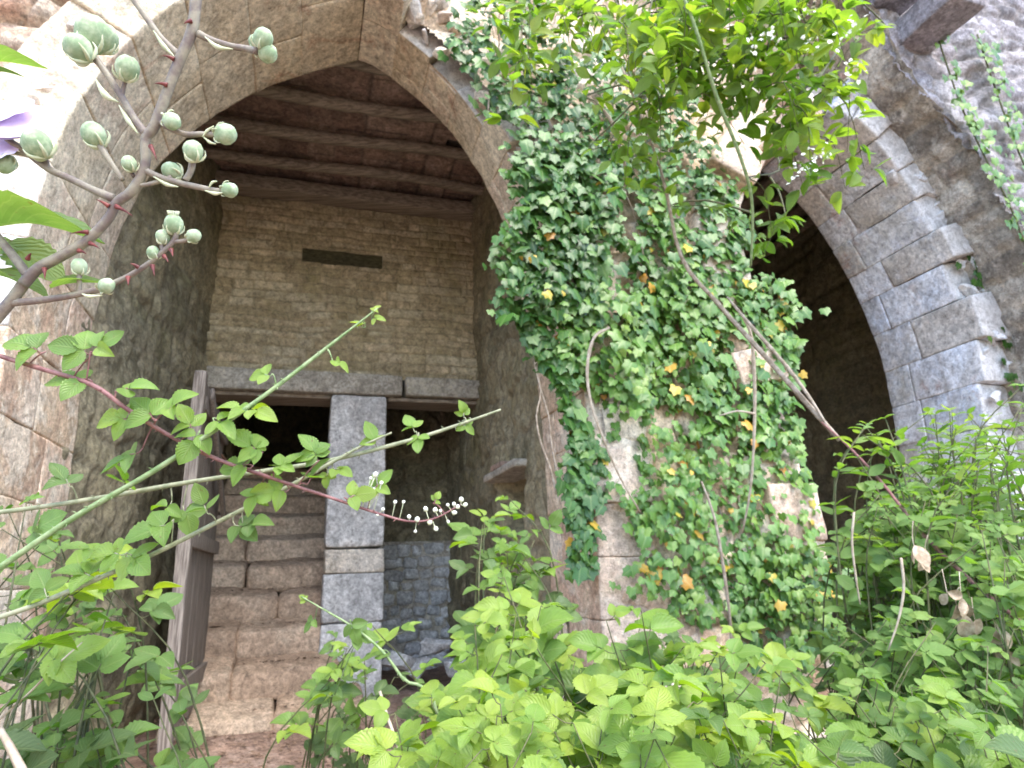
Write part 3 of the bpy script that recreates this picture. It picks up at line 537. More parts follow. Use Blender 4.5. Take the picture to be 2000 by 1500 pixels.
class Leaves:
    def __init__(s): s.p = []; s.d = []; s.n = []; s.l = []; s.t = []
    def add(s, p, d, n, l, t): s.p.append(p); s.d.append(d); s.n.append(n); s.l.append(l); s.t.append(t)
    def build(s, name, m, parent, tp, label=None):
        if not s.p: return
        tv, tf, tu = tp; p = np.array(s.p); y = unit(np.array(s.d)); n = np.array(s.n); x = unit(np.cross(y, n)); z = np.cross(x, y); l = np.array(s.l)[:, None, None]
        wv = rng.uniform(.85, 1.15, (len(p), 1)); cv = rng.uniform(.1, 2.3, (len(p), 1))
        v = p[:, None] + l*((tv[None, :, 0]*wv)[..., None]*x[:, None] + tv[None, :, 1, None]*y[:, None] + (tv[None, :, 2]*cv)[..., None]*z[:, None])
        v += (fbm(v, 28, 2)*.0035)[..., None]*z[:, None]
        k = len(tv); f = (tf[None] + (np.arange(len(p))*k)[:, None, None]).reshape(-1, tf.shape[1])
        return mesh(name, v.reshape(-1, 3), f, m, parent, attrs={'tint': np.repeat(np.clip(s.t, 0, 1), k)}, uv=np.tile(tu, (len(p), 1)), label=label)
UP = np.array([0, 0, 1.]); TOCAM = np.array([0, -1., 0])
def rnd3(k=1.): return rng.normal(0, k, 3)
def trifol(LV, pos, out, length, tint, n5=False, nbias=None, petiole=.5, stems=None, sr=.0009):
    out = unit(out); nb = unit((nbias if nbias is not None else UP*.8+TOCAM*.45) + rnd3(.28)); out = unit(out - nb*(out @ nb)*.7); side = unit(np.cross(out, nb)); c = pos+out*length*petiole
    if stems is not None: stems.add(*tube([pos, pos+out*length*petiole*.5-UP*.004, c+out*length*.12], sr, 5, 2))
    LV.add(c+out*length*.16, unit(out+rnd3(.08)), nb+rnd3(.15), length, tint+rng.normal(0, .05))
    for sg in (1, -1):
        LV.add(c, unit(out*.35+side*sg+rnd3(.1)), nb+rnd3(.2), length*rng.uniform(.72, .88), tint+rng.normal(0, .06))
        if n5: LV.add(c-out*length*.06, unit(-out*.35+side*sg+rnd3(.1)), nb+rnd3(.2), length*.6, tint+rng.normal(0, .06))
def ell(cx, cy, rx, ry):
    a = rng.uniform(0, 2*math.pi); q = math.sqrt(rng.random()); return cx+rx*q*math.cos(a), cy+ry*q*math.sin(a)
def bush(name, label, cat, group, cx, cy, rx, ry, d0, d1, ns, size, tint, kind='bramble', m='leaf_bright', nodes=(6, 9), stem_m='stem', lean=.25, mind=None):
    """a plant rooted in the ground, its shoots reaching up through the ellipse"""
    size *= {'leaf_bright': 1.28 if d0 < 1.0 else 1.15, 'leaf_mid': 1.08, 'leaf_cool': .85}[m]; ns = int(ns*{'leaf_bright': 1.45, 'leaf_mid': 1.1, 'leaf_cool': 1.7}[m])
    cen = px(cx, cy, (d0+d1)/2); root = np.array([cen[0]+rng.uniform(-.1, .1), cen[1]+.1, 0.]); q = root-O; root[2] = gz(q @ T, q @ N)
    R = thing(name, label, cat, root.tolist(), group); LV = Leaves(); SM = MB(); hub = px(cx, cy+ry+170, (d0+d1)/2+.1); hub[2] = max(hub[2], root[2]+.05)
    SM.add(*tube([root, (root+hub)/2+rnd3(.02), hub], [.006, .005, .004], 6, 3))
    for i in range(ns):
        tx, ty = ell(cx, cy, rx, ry); d = rng.uniform(d0, d1); tip = px(tx, ty, d); qq = tip-O
        if (qq @ N) > -.28: tip = tip - N*((qq @ N)+.30)*(1 if (qq @ T) > 1.0 else 0)
        lat = np.array([rng.normal(0, 1), rng.normal(-.2, .7), 0]); h = tip[2]-root[2]; ln = max(.25, min(.55, h*.7))
        p0 = tip - UP*ln - lat*lean*ln*.6; p1 = (p0*.45+tip*.55)+UP*ln*.12 - lat*.04
        SM.add(*tube([hub, hub*.4+p0*.6-UP*.03, p0, p1, tip], np.array([.0034, .003, .0026, .002, .001])*(d/1.2)**.5, 5, 4))
        path = catmull([p0, p1, tip], 10); nn_ = rng.integers(*nodes); ph = rng.uniform(0, 6.28)
        for k, t in enumerate(np.linspace(.02, 1, nn_)):
            pp = path[int(t*(len(path)-1))]; tg = unit(path[min(len(path)-1, int(t*(len(path)-1))+1)]-path[max(0, int(t*(len(path)-1))-1)])
            ph += 2.4; o = np.array([math.cos(ph), math.sin(ph), .25]); tn = min(.93, tint + rng.normal(0, .17) + .34*(t-.6)); sz = size*rng.uniform(.7, 1.15)*(1 if t < .85 else .6)
            if kind == 'bramble': trifol(LV, pp, o+tg*.4, sz, tn, rng.random() < .25, stems=SM)
            else:
                for sg in (1, -1):
                    oo = unit(o*sg*[1, 1, .3]+tg*.5+UP*.1); LV.add(pp, oo, unit(UP+TOCAM*.3+rnd3(.3)), sz, tn)
    SM.build('canes' if kind == 'bramble' else 'stems', M[stem_m], R)
    LV.build('foliage', M[m], R, {'bramble': TBs if d0 > 1.3 else TB, 'lance': TL, 'oval': TO}[kind]); return R
GB = 'bramble plants growing up in front of the ruin'
# bottom centre: bright bramble thicket
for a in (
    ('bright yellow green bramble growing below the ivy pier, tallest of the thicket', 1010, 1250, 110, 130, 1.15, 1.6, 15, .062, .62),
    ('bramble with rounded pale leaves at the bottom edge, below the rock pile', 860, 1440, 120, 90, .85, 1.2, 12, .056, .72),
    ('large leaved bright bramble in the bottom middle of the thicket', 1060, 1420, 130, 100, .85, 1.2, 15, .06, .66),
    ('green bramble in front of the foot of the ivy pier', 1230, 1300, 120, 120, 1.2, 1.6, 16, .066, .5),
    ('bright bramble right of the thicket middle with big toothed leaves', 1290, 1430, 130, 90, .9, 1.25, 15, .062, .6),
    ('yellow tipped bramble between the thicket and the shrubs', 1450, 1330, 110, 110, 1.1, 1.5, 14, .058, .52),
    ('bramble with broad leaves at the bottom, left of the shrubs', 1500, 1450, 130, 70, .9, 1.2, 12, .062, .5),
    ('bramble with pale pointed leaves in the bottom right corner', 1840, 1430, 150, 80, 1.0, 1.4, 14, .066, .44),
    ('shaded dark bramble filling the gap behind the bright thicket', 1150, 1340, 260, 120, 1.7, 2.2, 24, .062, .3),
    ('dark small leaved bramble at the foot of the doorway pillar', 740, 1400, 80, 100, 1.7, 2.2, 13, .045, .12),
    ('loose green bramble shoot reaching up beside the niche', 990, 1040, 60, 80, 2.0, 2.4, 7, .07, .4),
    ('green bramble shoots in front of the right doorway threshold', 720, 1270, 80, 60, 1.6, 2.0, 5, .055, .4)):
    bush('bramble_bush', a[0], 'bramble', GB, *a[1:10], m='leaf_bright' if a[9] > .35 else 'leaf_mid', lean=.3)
# left bottom
GL = 'leafy bramble plants against the left jamb'
for a in (
    ('dark green bramble with large leaves in the bottom left corner', 90, 1420, 130, 80, .9, 1.3, 8, .06, .32),
    ('mid green bramble against the lower left jamb', 70, 1240, 90, 90, 1.1, 1.5, 7, .066, .36),
    ('sparse bramble growing beside the mossy jamb stones', 220, 1220, 70, 90, 1.2, 1.6, 5, .06, .42),
    ('bramble leaves hanging below the long pale cane on the left', 60, 1010, 90, 60, 1.3, 1.7, 5, .062, .45),
    ('bright leaved bramble shoot in front of the mossy jamb', 190, 1080, 100, 50, 1.1, 1.4, 4, .058, .6)):
    bush('bramble_bush', a[0], 'bramble', GL, *a[1:10], m='leaf_mid' if a[9] < .5 else 'leaf_bright', lean=.9, nodes=(5, 8), stem_m='darkstem')
bush('privet_shoot', 'glossy oval leaved shoot in front of the door foot', 'shoot', None, 330, 1400, 45, 60, 1.0, 1.1, 2, .055, .35, kind='oval', m='leaf_mid', nodes=(4, 6), lean=.3)
# right mass of shrubs
GR = 'shrubs massed below the right arch'
for i, a in enumerate((
    ('upright pale shrub in the opening of the right arch with paired leaves', 1700, 860, 40, 70, 2.1, 2.5, 5, .085, .55, 'lance'),
    ('tall leafy shrub under the grey ashlar blocks', 1850, 880, 110, 80, 2.2, 2.8, 20, .085, .62, 'lance'),
    ('pale green shrub at the right picture edge below the outer arch', 1970, 860, 90, 110, 1.7, 2.3, 18, .075, .55, 'lance'),
    ('dense green shrub beside the white pier edge', 1740, 1060, 70, 110, 1.9, 2.4, 22, .072, .52, 'bramble'),
    ('dense mid green shrub behind the red brown diagonal cane', 1830, 1060, 120, 110, 1.8, 2.4, 30, .072, .55, 'bramble'),
    ('leafy shrub at the right edge behind the hanging dead leaves', 1970, 1110, 90, 120, 1.5, 2.0, 24, .066, .52, 'bramble'),
    ('shadowed shrub at the foot of the pier right side', 1720, 1270, 80, 80, 1.6, 2.1, 22, .064, .46, 'bramble'),
    ('shaded shrub below the dead leaf clusters', 1800, 1270, 120, 90, 1.4, 1.9, 24, .062, .5, 'bramble'),
    ('dark shrub low at the right edge', 1960, 1310, 90, 110, 1.3, 1.7, 20, .062, .46, 'bramble'),
    ('deep green undershrub low between brambles and right shrubs', 1690, 1390, 120, 80, 1.3, 1.7, 18, .06, .45, 'bramble'),
    ('far shaded shrub filling the right arch floor', 1850, 1010, 150, 120, 2.7, 3.1, 40, .09, .45, 'bramble'))):
    bush('shrub', a[0], 'shrub', GR, *a[1:10], kind=a[10], m='leaf_cool', lean=.35)
# top: climber with bright leaves hanging off the wall head
GC = 'bright leaved climber shoots hanging over the wall'
def hanging(label, cx, cy, rx, ry, d0, d1, ns, size, tint, blossom=0, down=.3, side=0., m='clematis'):
    top = px(cx, cy-ry-120, (d0+d1)/2+.4); R = thing('climber', label, 'climber', top.tolist(), GC); LV = Leaves(); SM = MB()
    for i in range(ns):
        tx, ty = ell(cx, cy, rx, ry); d = rng.uniform(d0, d1); tip = px(tx, ty, d); lat = np.array([rng.normal(side, .6), rng.normal(-.2, .3), 0]); p0 = tip+UP*down*rng.uniform(.7, 1.3)-lat*.22; p1 = (p0+tip)/2+np.array([0, -.06, .04])
        SM.add(*tube([top+rnd3(.08), (top+p0)/2+rnd3(.05), p0, p1, tip], np.array([.006, .005, .003, .002, .001]), 5, 3))
        path = catmull([p0, p1, tip], 10); ph = rng.uniform(0, 6.28)
        for t in np.linspace(.1, 1, rng.integers(4, 7)):
            pp = path[int(t*(len(path)-1))]; ph += 1.57
            for sg in (1, -1):
                o = np.array([math.cos(ph)*sg, math.sin(ph)*sg*.6-.2, -.25]); nb = unit(UP*.7+TOCAM*.6+rnd3(.3)); tn = tint+rng.normal(0, .15)
                for k in range(rng.integers(1, 4)): LV.add(pp+o*size*.35, unit(o+rnd3(.45)), nb+rnd3(.25), size*rng.uniform(.65, 1.1), tn)
    if blossom:
        BL = Leaves()
        for k in range(blossom):
            q = px(*ell(cx, cy, rx, ry), d0-.03)
            for j in range(16): BL.add(q+rnd3(.022), rnd3(), unit(TOCAM+UP*.4+rnd3(.5)), rng.uniform(.008, .016), .5)
        BL.build('blossom', M['wbud'], R, TI)
    SM.build('stems', M['stem'], R); LV.build('foliage', M[m], R, TO); return R
for a in (('bright climber leaves hanging before the white broken arch stones', 1010, 130, 45, 110, 2.5, 2.9, 7, .085, .62),
          ('dense bright climber crown at the top middle of the wall', 1390, 90, 140, 90, 2.2, 2.8, 21, .085, .62),
          ('climber crown with yellowish leaves near the outer arch', 1570, 90, 120, 80, 2.2, 2.8, 20, .08, .68, 6),
          ('sprawling climber shoots below the top crown', 1320, 200, 120, 80, 2.3, 2.8, 11, .08, .58),
          ('climber spray hanging across the right arch apex', 1610, 330, 90, 50, 2.3, 2.7, 8, .08, .62, 2),
          ('climber shoots between the crown and the right arch', 1480, 230, 90, 70, 2.3, 2.8, 14, .08, .5),
          ('climber spray hanging inside the right arch opening', 1500, 520, 40, 60, 2.7, 3.0, 3, .075, .5),
          ('thin climber sprigs over the dark ivy top', 1190, 80, 120, 90, 2.5, 2.9, 17, .065, .66), ('climber sprigs mixed into the ivy below the crown', 1290, 330, 110, 70, 2.6, 2.95, 7, .07, .5)):
    hanging(*a)
# ------------------------------------------------------------------ ivy on the pier
GI = 'ivy plants clinging to the stone pier'
def ivy(label, poly, n, size, tint, out=(.04, .16), bare=.0, wbase=-.2, vine=2, seed=0, clump=3.2, yellow=.02):
    pl = np.array([pw(x, y, wbase) for x, y in poly]); lo_, hi = pl.min(0), pl.max(0); c = pl.mean(0); R = thing('ivy', label, 'ivy', W(c[0], wbase, lo_[1]).tolist(), GI); LV = Leaves(); SM = MB(); k = 0
    n = int(n*1.75)
    while k < n:
        s, z = rng.uniform(lo_[0]-.1, hi[0]+.1), rng.uniform(lo_[1]-.1, hi[1]+.1)
        jt = rng.normal(0, .035, 2)+.09*np.array([fbm(np.array([[s*4, 1, z*4]]), 1., 2, seed)[0], fbm(np.array([[s*4, 7, z*4]]), 1., 2, seed)[0]])
        if not inside(pl, np.array([s+jt[0]]), np.array([z+jt[1]]))[0]: continue
        cl = fbm(np.array([[s*clump*1.5, 0, z*clump*.33]]), 1., 3, seed)[0]
        if cl < -1.4+bare*2: 
            if rng.random() < .93: k += .12; continue
        o = rng.uniform(*out)*(.75+.6*max(0, cl)); wf_ = -.12 - max(0, 2.2-z)*.05
        p = W(s, wf_-o, z); d = unit(-UP*.9+T*rng.normal(0, .5)-N*.25+rnd3(.15)); nb = unit(-N*.85+UP*.55+T*rng.normal(0, .35)+rnd3(.2)); y = rng.random() < yellow
        LV.add(p, d, nb, size*.86*rng.choice([.55, .8, 1., 1.35])*rng.uniform(.8, 1.15), rng.uniform(.95, 1) if y else np.clip(tint+.08+.14*cl+rng.normal(0, .13), 0, .9)); k += 1
    for i in range(vine):
        s = rng.uniform(lo_[0]+.1*(hi[0]-lo_[0]), hi[0]-.1*(hi[0]-lo_[0])); zz = np.linspace(lo_[1]+.25*(hi[1]-lo_[1]), hi[1]-.15*(hi[1]-lo_[1]), 7); s = c[0]+(s-c[0])*.5; SM.add(*tube([W(s+.05*math.sin(z*4+i)+(z-lo_[1])*rng.uniform(-.03, .03), -.17-max(0, 2.2-z)*.05, z) for z in zz], np.array([.007, .005, .004]), 5, 3))
    SM.build('stems', M['woody'], R); LV.build('foliage', M['ivy'], R, TI); return R
ivy('dark ivy hanging over the left arch right shoulder', [(890, 0), (1060, 0), (1120, 330), (1010, 360), (930, 200), (880, 90)], 330, .07, .12, bare=.15, wbase=-.1, seed=1)
ivy('thick dark green ivy bulging at the pier top left edge', [(985, 330), (1130, 250), (1190, 420), (1150, 640), (1010, 620), (960, 540), (965, 440)], 620, .075, .3, out=(.05, .26), seed=2)
ivy('dark ivy under the top climber crown', [(1050, 60), (1330, 120), (1400, 330), (1180, 360), (1090, 250)], 520, .07, .25, out=(.04, .2), bare=.1, seed=3)
ivy('mid green ivy sheet over the upper middle of the pier', [(1150, 330), (1440, 320), (1480, 560), (1260, 640), (1150, 600)], 640, .072, .42, bare=.38, seed=4)
ivy('dense yellow flecked ivy in the middle of the pier', [(1080, 590), (1480, 540), (1560, 580), (1560, 790), (1520, 860), (1400, 840), (1180, 780)], 1050, .07, .5, out=(.05, .2), bare=.36, seed=5, yellow=.03)
ivy('ivy fringe down the left side of the pier', [(1010, 600), (1090, 600), (1150, 830), (1165, 1090), (1125, 1100), (1095, 760)], 330, .068, .32, out=(.03, .16), seed=6)
ivy('patchy ivy over the lower pier stones', [(1200, 780), (1400, 830), (1560, 850), (1600, 1190), (1420, 1250), (1230, 1150)], 680, .06, .5, bare=.5, seed=7, clump=4., yellow=.035)
ivy('low ivy at the right foot of the pier', [(1400, 1060), (1620, 1080), (1640, 1260), (1440, 1300)], 330, .055, .45, bare=.2, seed=8)
def vine(label, pts, wq, n, size, tint, spread=.06):
    q = [pw(x, y, wq) for x, y in pts]; R = thing('ivy_vine', label, 'ivy', W(q[-1][0], wq, q[-1][1]).tolist(), 'thin ivy strands on the right wall'); P_ = catmull([W(a, wq-.015, b) for a, b in q], 10); SM = MB(); SM.add(*tube(P_, .006, 5, 1)); LV = Leaves()
    for i in range(n):
        p = P_[rng.integers(len(P_))]+T*rng.normal(0, spread)+UP*rng.normal(0, .05)-N*rng.uniform(.01, .06); LV.add(p, unit(-UP+T*rng.normal(0, .6)), unit(-N+UP*.5+rnd3(.25)), size*rng.uniform(.6, 1.2), np.clip(tint+rng.normal(0, .15), 0, .9))
    SM.build('stems', M['stem'], R); LV.build('foliage', M['ivy'], R, TI)
vine('ivy strand left of two climbing the grey wall right of the outer arch', [(1826, 70), (1870, 200), (1915, 300), (1975, 420), (2040, 600)], -.66, 150, .055, .62, .05)
vine('ivy strand right of two climbing the grey wall at the corner', [(1905, 70), (1945, 190), (1990, 310), (2050, 440), (2090, 560)], -.66, 150, .055, .62, .06)
vine('ivy tuft growing on the rubble beside the broken ashlar', [(1890, 500), (1930, 570), (1960, 640), (1980, 760)], -.2, 110, .06, .35, .08)
# ------------------------------------------------------------------ dry and woody stems over the ivy
def dry(label, pts, r, m='woody', group=None, name='dry_stem'):
    P_ = [px(x, y, d) for x, y, d in pts]; R = thing(name, label, 'stem', P_[-1].tolist(), group or 'bare stems hanging over the ivy'); v, f = tube(P_, np.array(r), 6, 4, .15); mesh('stalk', v, f, M[m], R); return R
dry('thick bare double stem slanting down across the ivy', [(1210, 120, 3.1), (1290, 330, 3.05), (1330, 500, 2.95), (1400, 590, 2.9), (1480, 680, 2.8), (1560, 770, 2.7), (1640, 860, 2.6)], [.005, .008, .010, .011, .01])
dry('thin bare stem beside the thick slanting one', [(1420, 580, 2.9), (1470, 640, 2.8), (1540, 720, 2.72), (1590, 790, 2.65), (1625, 850, 2.62)], [.005, .008, .007, .005])
dry('curved pale dead stem looping on the left of the ivy', [(1190, 640, 3.05), (1160, 660, 3.0), (1147, 720, 2.98), (1155, 790, 2.98), (1180, 860, 3.0), (1210, 930, 3.05), (1250, 1000, 3.1)], [.007, .008, .006, .004], 'dry')
dry('pale dangling dead stem right of the ivy middle', [(1450, 615, 2.9), (1468, 660, 2.9), (1474, 760, 2.9), (1472, 870, 2.92), (1465, 960, 2.95), (1450, 1040, 3.0)], [.007, .008, .006, .004], 'dry')
dry('short side twig on the ivy, branching left of the dangling stem', [(1474, 808, 2.9), (1440, 803, 2.9), (1405, 812, 2.92)], [.005, .003], 'dry')
dry('brown stem slanting through the upper ivy', [(1150, 190, 3.2), (1190, 230, 3.2), (1215, 300, 3.2), (1225, 350, 3.2)], [.007, .009, .008])
dry('thin grey stem arching past the top ivy', [(1060, -20, 2.9), (1025, 40, 2.9), (1012, 110, 2.9), (1010, 160, 2.95)], [.005, .005, .003], 'dry')
dry('brown root running down the lower pier', [(1370, 940, 3.25), (1395, 1010, 3.2), (1410, 1090, 3.15), (1425, 1200, 3.1), (1430, 1290, 3.1)], [.005, .008, .007])
dry('dark green hanging cane crossing the right arch opening', [(1330, -20, 2.3), (1360, 60, 2.3), (1400, 190, 2.35), (1440, 290, 2.4), (1465, 370, 2.45), (1470, 440, 2.5), (1466, 520, 2.55)], [.006, .007, .006, .004], 'cane_green')
dry('pale grey stem hanging across the top climber', [(1140, -10, 2.7), (1190, 60, 2.7), (1230, 130, 2.72), (1270, 190, 2.75)], [.004, .004, .003], 'dry')
dry('white dead twig among the right shrubs', [(1760, 1090, 1.5), (1765, 1150, 1.5), (1755, 1210, 1.5), (1735, 1270, 1.5)], [.003, .003, .002], 'dry')
dry('grey dead twig left of the white one', [(1668, 1000, 1.7), (1664, 1060, 1.7), (1672, 1130, 1.7), (1680, 1180, 1.7)], [.003, .003, .002], 'dry')
dry('straw coloured bent stalk in the lower left corner', [(0, 1425, .9), (20, 1460, .88), (50, 1520, .86)], [.004, .005, .006], 'dry')
dry('thin straw stalk arching over the lower left leaves', [(160, 1255, 1.1), (110, 1300, 1.1), (50, 1360, 1.1), (-20, 1420, 1.1)], [.001, .0016, .002, .002], 'dry')
dry('grey straight twig rising at the left of the bright thicket', [(742, 1350, 1.3), (757, 1400, 1.28), (785, 1480, 1.25), (800, 1540, 1.25)], [.003, .003, .003], 'dry')
# ------------------------------------------------------------------ long bramble canes
GCN = 'long bramble canes arching across the ruin'
def cane(label, pts, r, m, leaves, tm='leaf_bright', thorns=24, buds=None):
    P_ = [px(x, y, d) for x, y, d in pts]; R = thing('bramble_cane', label, 'bramble cane', P_[0].tolist(), GCN); C_ = catmull(P_, 8); SM = MB(); v, f = tube(C_, np.array(r), 8, 1, .04); SM.add(v, f); LV = Leaves()
    b0 = P_[-1] if r[-1] > r[0] else P_[0]; b1 = P_[-2] if r[-1] > r[0] else P_[1]; o_ = unit(b0-b1); o_[1] = max(o_[1], -.1); g = b0+o_*.35*np.array([1, 1, 0]); q_ = g-O; g[2] = gz(q_ @ T, q_ @ N)-.03; rb = max(r[0], r[-1])
    SM.add(*tube([b0-o_*.01, b0+o_*.12, b0*.5+g*.5+o_*.12, g], [rb, rb*1.05, rb*1.15, rb*1.3], 8, 5, .04))
    for (x, y, d, size, tint, ang, n5) in leaves:
        p = px(x, y, d); i = np.argmin(((C_-p)**2).sum(1)); a = math.radians(ang); o = cr*math.cos(a)+cu*math.sin(a)-cf*rng.uniform(-.1, .35); b0 = C_[i]; e = p-unit(o)*size*.45
        SM.add(*tube([b0, (b0+e)/2+UP*.003, e], [.0012, .001], 5, 2)); trifol(LV, e, o, size, tint, n5, UP*.5+TOCAM*.75, .3, SM)
    SM.build('stalk', M[m], R); LV.build('foliage', M[tm], R, TB)
    if thorns:
        tg = unit(np.gradient(C_, axis=0)); rr = np.interp(np.linspace(0, 1, len(C_)), np.linspace(0, 1, len(r)), r)
        for k in range(thorns):
            i = rng.integers(2, len(C_)-3); o = unit(np.cross(tg[i], rnd3())); v, f = tube([C_[i]+o*rr[i]*.7, C_[i]+o*(rr[i]+.0022)-tg[i]*.0008, C_[i]+o*(rr[i]+.0045)-tg[i]*.003], [.0012, .0007, .0001], 4, 1); mesh('thorn', v, f, M[m], R)
    for (x, y, d, rad) in buds or []:
        p = px(x, y, d); i = np.argmin(((C_-p)**2).sum(1)); bud(p, p-C_[i]+UP*.004, rad*rng.uniform(.65, 1.05), R, M['wbud'], stalk=C_[i])
    return R
def bud(p, axis, r, parent, m, stalk=None, name='flower_bud', frill=False, elong=1.12):
    a = unit(np.asarray(axis, float)); x = unit(np.cross(a, [.3, .2, .9])); y = np.cross(a, x); v = []; f = []; nu, nv = 9, 15
    for i in range(nu):
        th = math.pi*i/(nu-1)
        for j in range(nv):
            ph = 2*math.pi*j/nv; k = 1+.055*math.cos(5*ph)*math.sin(th)**2*(1 if i > 4 else .5); rr = r*math.sin(th)*k*(.96 if i < 4 else 1); v.append(p + x*rr*math.cos(ph)+y*rr*math.sin(ph) - a*r*elong*math.cos(th)*(1 if i < 8 else .93))
    for i in range(nu-1):
        for j in range(nv): f.append((i*nv+j, i*nv+(j+1) % nv, (i+1)*nv+(j+1) % nv, (i+1)*nv+j))
    v = np.array(v); v += unit(v-p)*(fbm(v, .55/r, 3, int(abs(p[0])*9999))*r*.05)[:, None]
    o = mesh(name, v, f, m, parent)
    if stalk is not None:
        e = p-a*r*elong*.9; s0 = np.asarray(stalk); v2, f2 = tube([s0, s0*.4+e*.6-UP*r*.1, e+a*r*.2], np.array([.2, .2, .34])*r, 6, 3); mesh('pedicel', v2, f2, M['sepal'], o); WLfix = None
    mb = MB()
    if r > .003:
        for j in range(5):
            ph = 2*math.pi*j/5+.4; q = x*math.cos(ph)+y*math.sin(ph); mb.add(*tube([p-a*r*1.05, p-a*r*.95+q*r*.6, p-a*r*.6+q*r*1.05, p-a*r*.1+q*r*1.12], np.array([.16, .17, .1, .02])*r, 5, 2))
        if frill:
            for j in range(14):
                ph = 2*math.pi*j/14; q = x*math.cos(ph)+y*math.sin(ph); mb.add(*tube([p+a*r*.8+q*r*.45, p+a*r*1.45+q*r*.6], [.06*r, .07*r], 4, 1))
        mb.build('sepals', M['sepal'], o)
    return o
cane('long green cane rising from the left edge to a bright tip over the doorway', [(-60, 1150, .85), (130, 1020, .88), (300, 920, .9), (420, 840, .92), (540, 755, .95), (650, 670, .98), (738, 602, 1.0)], [.0042, .0038, .0034, .003, .0012], 'cane_green',
     [(515, 728, .95, .028, .72, 175, False), (660, 705, .97, .022, .7, -25, False), (705, 632, 1., .017, .85, 150, False), (735, 625, 1., .016, .85, -20, False), (468, 800, .93, .034, .72, 165, False), (500, 805, .93, .035, .74, -15, False), (730, 605, 1., .013, .95, 60, False), (430, 830, .92, .034, .6, -40, False), (380, 860, .92, .036, .5, -120, False)], 'leaf_bright', 34)
cane('purple bramble cane with paired leaves ending in a spray of white buds', [(-50, 680, .9), (70, 717, .9), (180, 752, .9), (250, 800, .9), (330, 850, .92), (420, 895, .93), (520, 930, .95), (640, 970, .98), (740, 1003, 1.0), (800, 1018, 1.0), (850, 1012, 1.0), (900, 985, 1.0)], [.0034, .0033, .003, .0028, .0022, .0016, .0012], 'cane_red',
     [(60, 672, .9, .045, .5, 150, False), (155, 682, .9, .043, .5, 165, False), (195, 672, .9, .034, .6, 40, False), (150, 740, .9, .046, .45, 170, False), (245, 750, .9, .036, .6, 35, False), (290, 800, .9, .042, .6, 130, False), (330, 790, .9, .036, .62, 50, False), (235, 815, .9, .042, .7, 180, False), (370, 825, .92, .036, .66, 120, False), (490, 875, .94, .04, .6, 160, True), (545, 900, .95, .036, .55, 60, True), (615, 880, .96, .035, .5, 110, True), (600, 925, .96, .034, .55, 80, False), (540, 960, .96, .04, .7, -170, False), (500, 970, .96, .03, .6, -110, False), (690, 965, .98, .034, .7, 20, False), (735, 945, 1., .03, .62, 60, False), (250, 885, .91, .042, .45, -160, False), (470, 905, .93, .04, .5, 170, False), (850, 975, 1., .014, .75, 60, False)], 'leaf_bright', 26,
     [(700+a/2.68, 740+b/2.68, 1., .0036) for a, b in ((65, 520), (90, 500), (120, 545), (80, 580), (95, 605), (100, 710), (128, 683), (192, 645), (236, 645), (265, 722), (308, 735), (298, 798), (352, 680), (402, 685), (375, 750), (406, 785), (430, 690), (468, 660), (500, 655), (520, 668), (503, 700), (538, 630), (560, 658), (470, 748))])
cane('pale grey cane reaching right across the stone pillar', [(-80, 1010, 1.05), (80, 990, 1.05), (220, 968, 1.05), (350, 945, 1.05), (500, 922, 1.05), (640, 900, 1.05), (800, 860, 1.06), (900, 828, 1.07), (978, 800, 1.08)], [.004, .004, .0038, .0034, .0018], 'cane_grey',
     [(735, 860, 1.05, .034, .6, 100, False), (805, 830, 1.06, .026, .6, 120, False), (820, 860, 1.06, .028, .55, -80, False), (905, 805, 1.07, .02, .65, 100, False), (910, 830, 1.07, .02, .6, -40, False), (330, 1000, 1.04, .04, .5, -100, False), (365, 1005, 1.04, .036, .45, -60, False), (130, 930, 1.04, .04, .25, 120, False), (250, 935, 1.04, .04, .4, 80, False)], 'leaf_bright', 28)
cane('pale green cane slanting up from the lower left below the grey cane', [(-80, 1230, .95), (60, 1185, .97), (180, 1135, .98), (300, 1082, 1.), (440, 1012, 1.02), (560, 952, 1.03), (650, 902, 1.04), (705, 872, 1.05), (765, 845, 1.05)], [.004, .004, .0036, .003, .0015], 'cane_grey',
     [(400, 985, 1.0, .036, .45, 110, False), (470, 1030, 1.02, .035, .35, -40, False), (490, 1020, 1.02, .033, .4, 20, False), (310, 1030, .99, .05, .55, -150, False), (220, 1075, .98, .046, .7, 170, False), (265, 1095, .98, .045, .66, -30, False), (170, 1110, .97, .044, .5, 140, False), (80, 1145, .97, .042, .4, 130, False), (660, 920, 1.04, .026, .75, -40, False), (640, 930, 1.04, .02, .8, -90, False)], 'leaf_bright', 30)
cane('red brown bare cane slanting down through the right shrubs', [(1605, 825, 2.62), (1660, 875, 2.35), (1720, 940, 2.1), (1800, 1040, 1.9), (1880, 1120, 1.75), (1950, 1180, 1.65), (2060, 1270, 1.5)], [.004, .005, .0055, .006], 'cane_red', [], 'leaf_mid', 16)
cane('young bramble tip rising in front of the pillar foot', [(790, 1330, 1.3), (745, 1270, 1.32), (690, 1225, 1.34), (640, 1195, 1.36), (588, 1165, 1.38)], [.003, .0026, .002, .0012], 'cane_green', [(690, 1225, 1.33, .036, .4, -60, False), (700, 1240, 1.33, .04, .38, 10, False), (610, 1215, 1.37, .026, .4, -120, False), (745, 1270, 1.32, .045, .42, 150, False), (640, 1350, 1.35, .035, .75, 150, False), (595, 1170, 1.38, .015, .8, 140, False)], 'leaf_bright', 12)
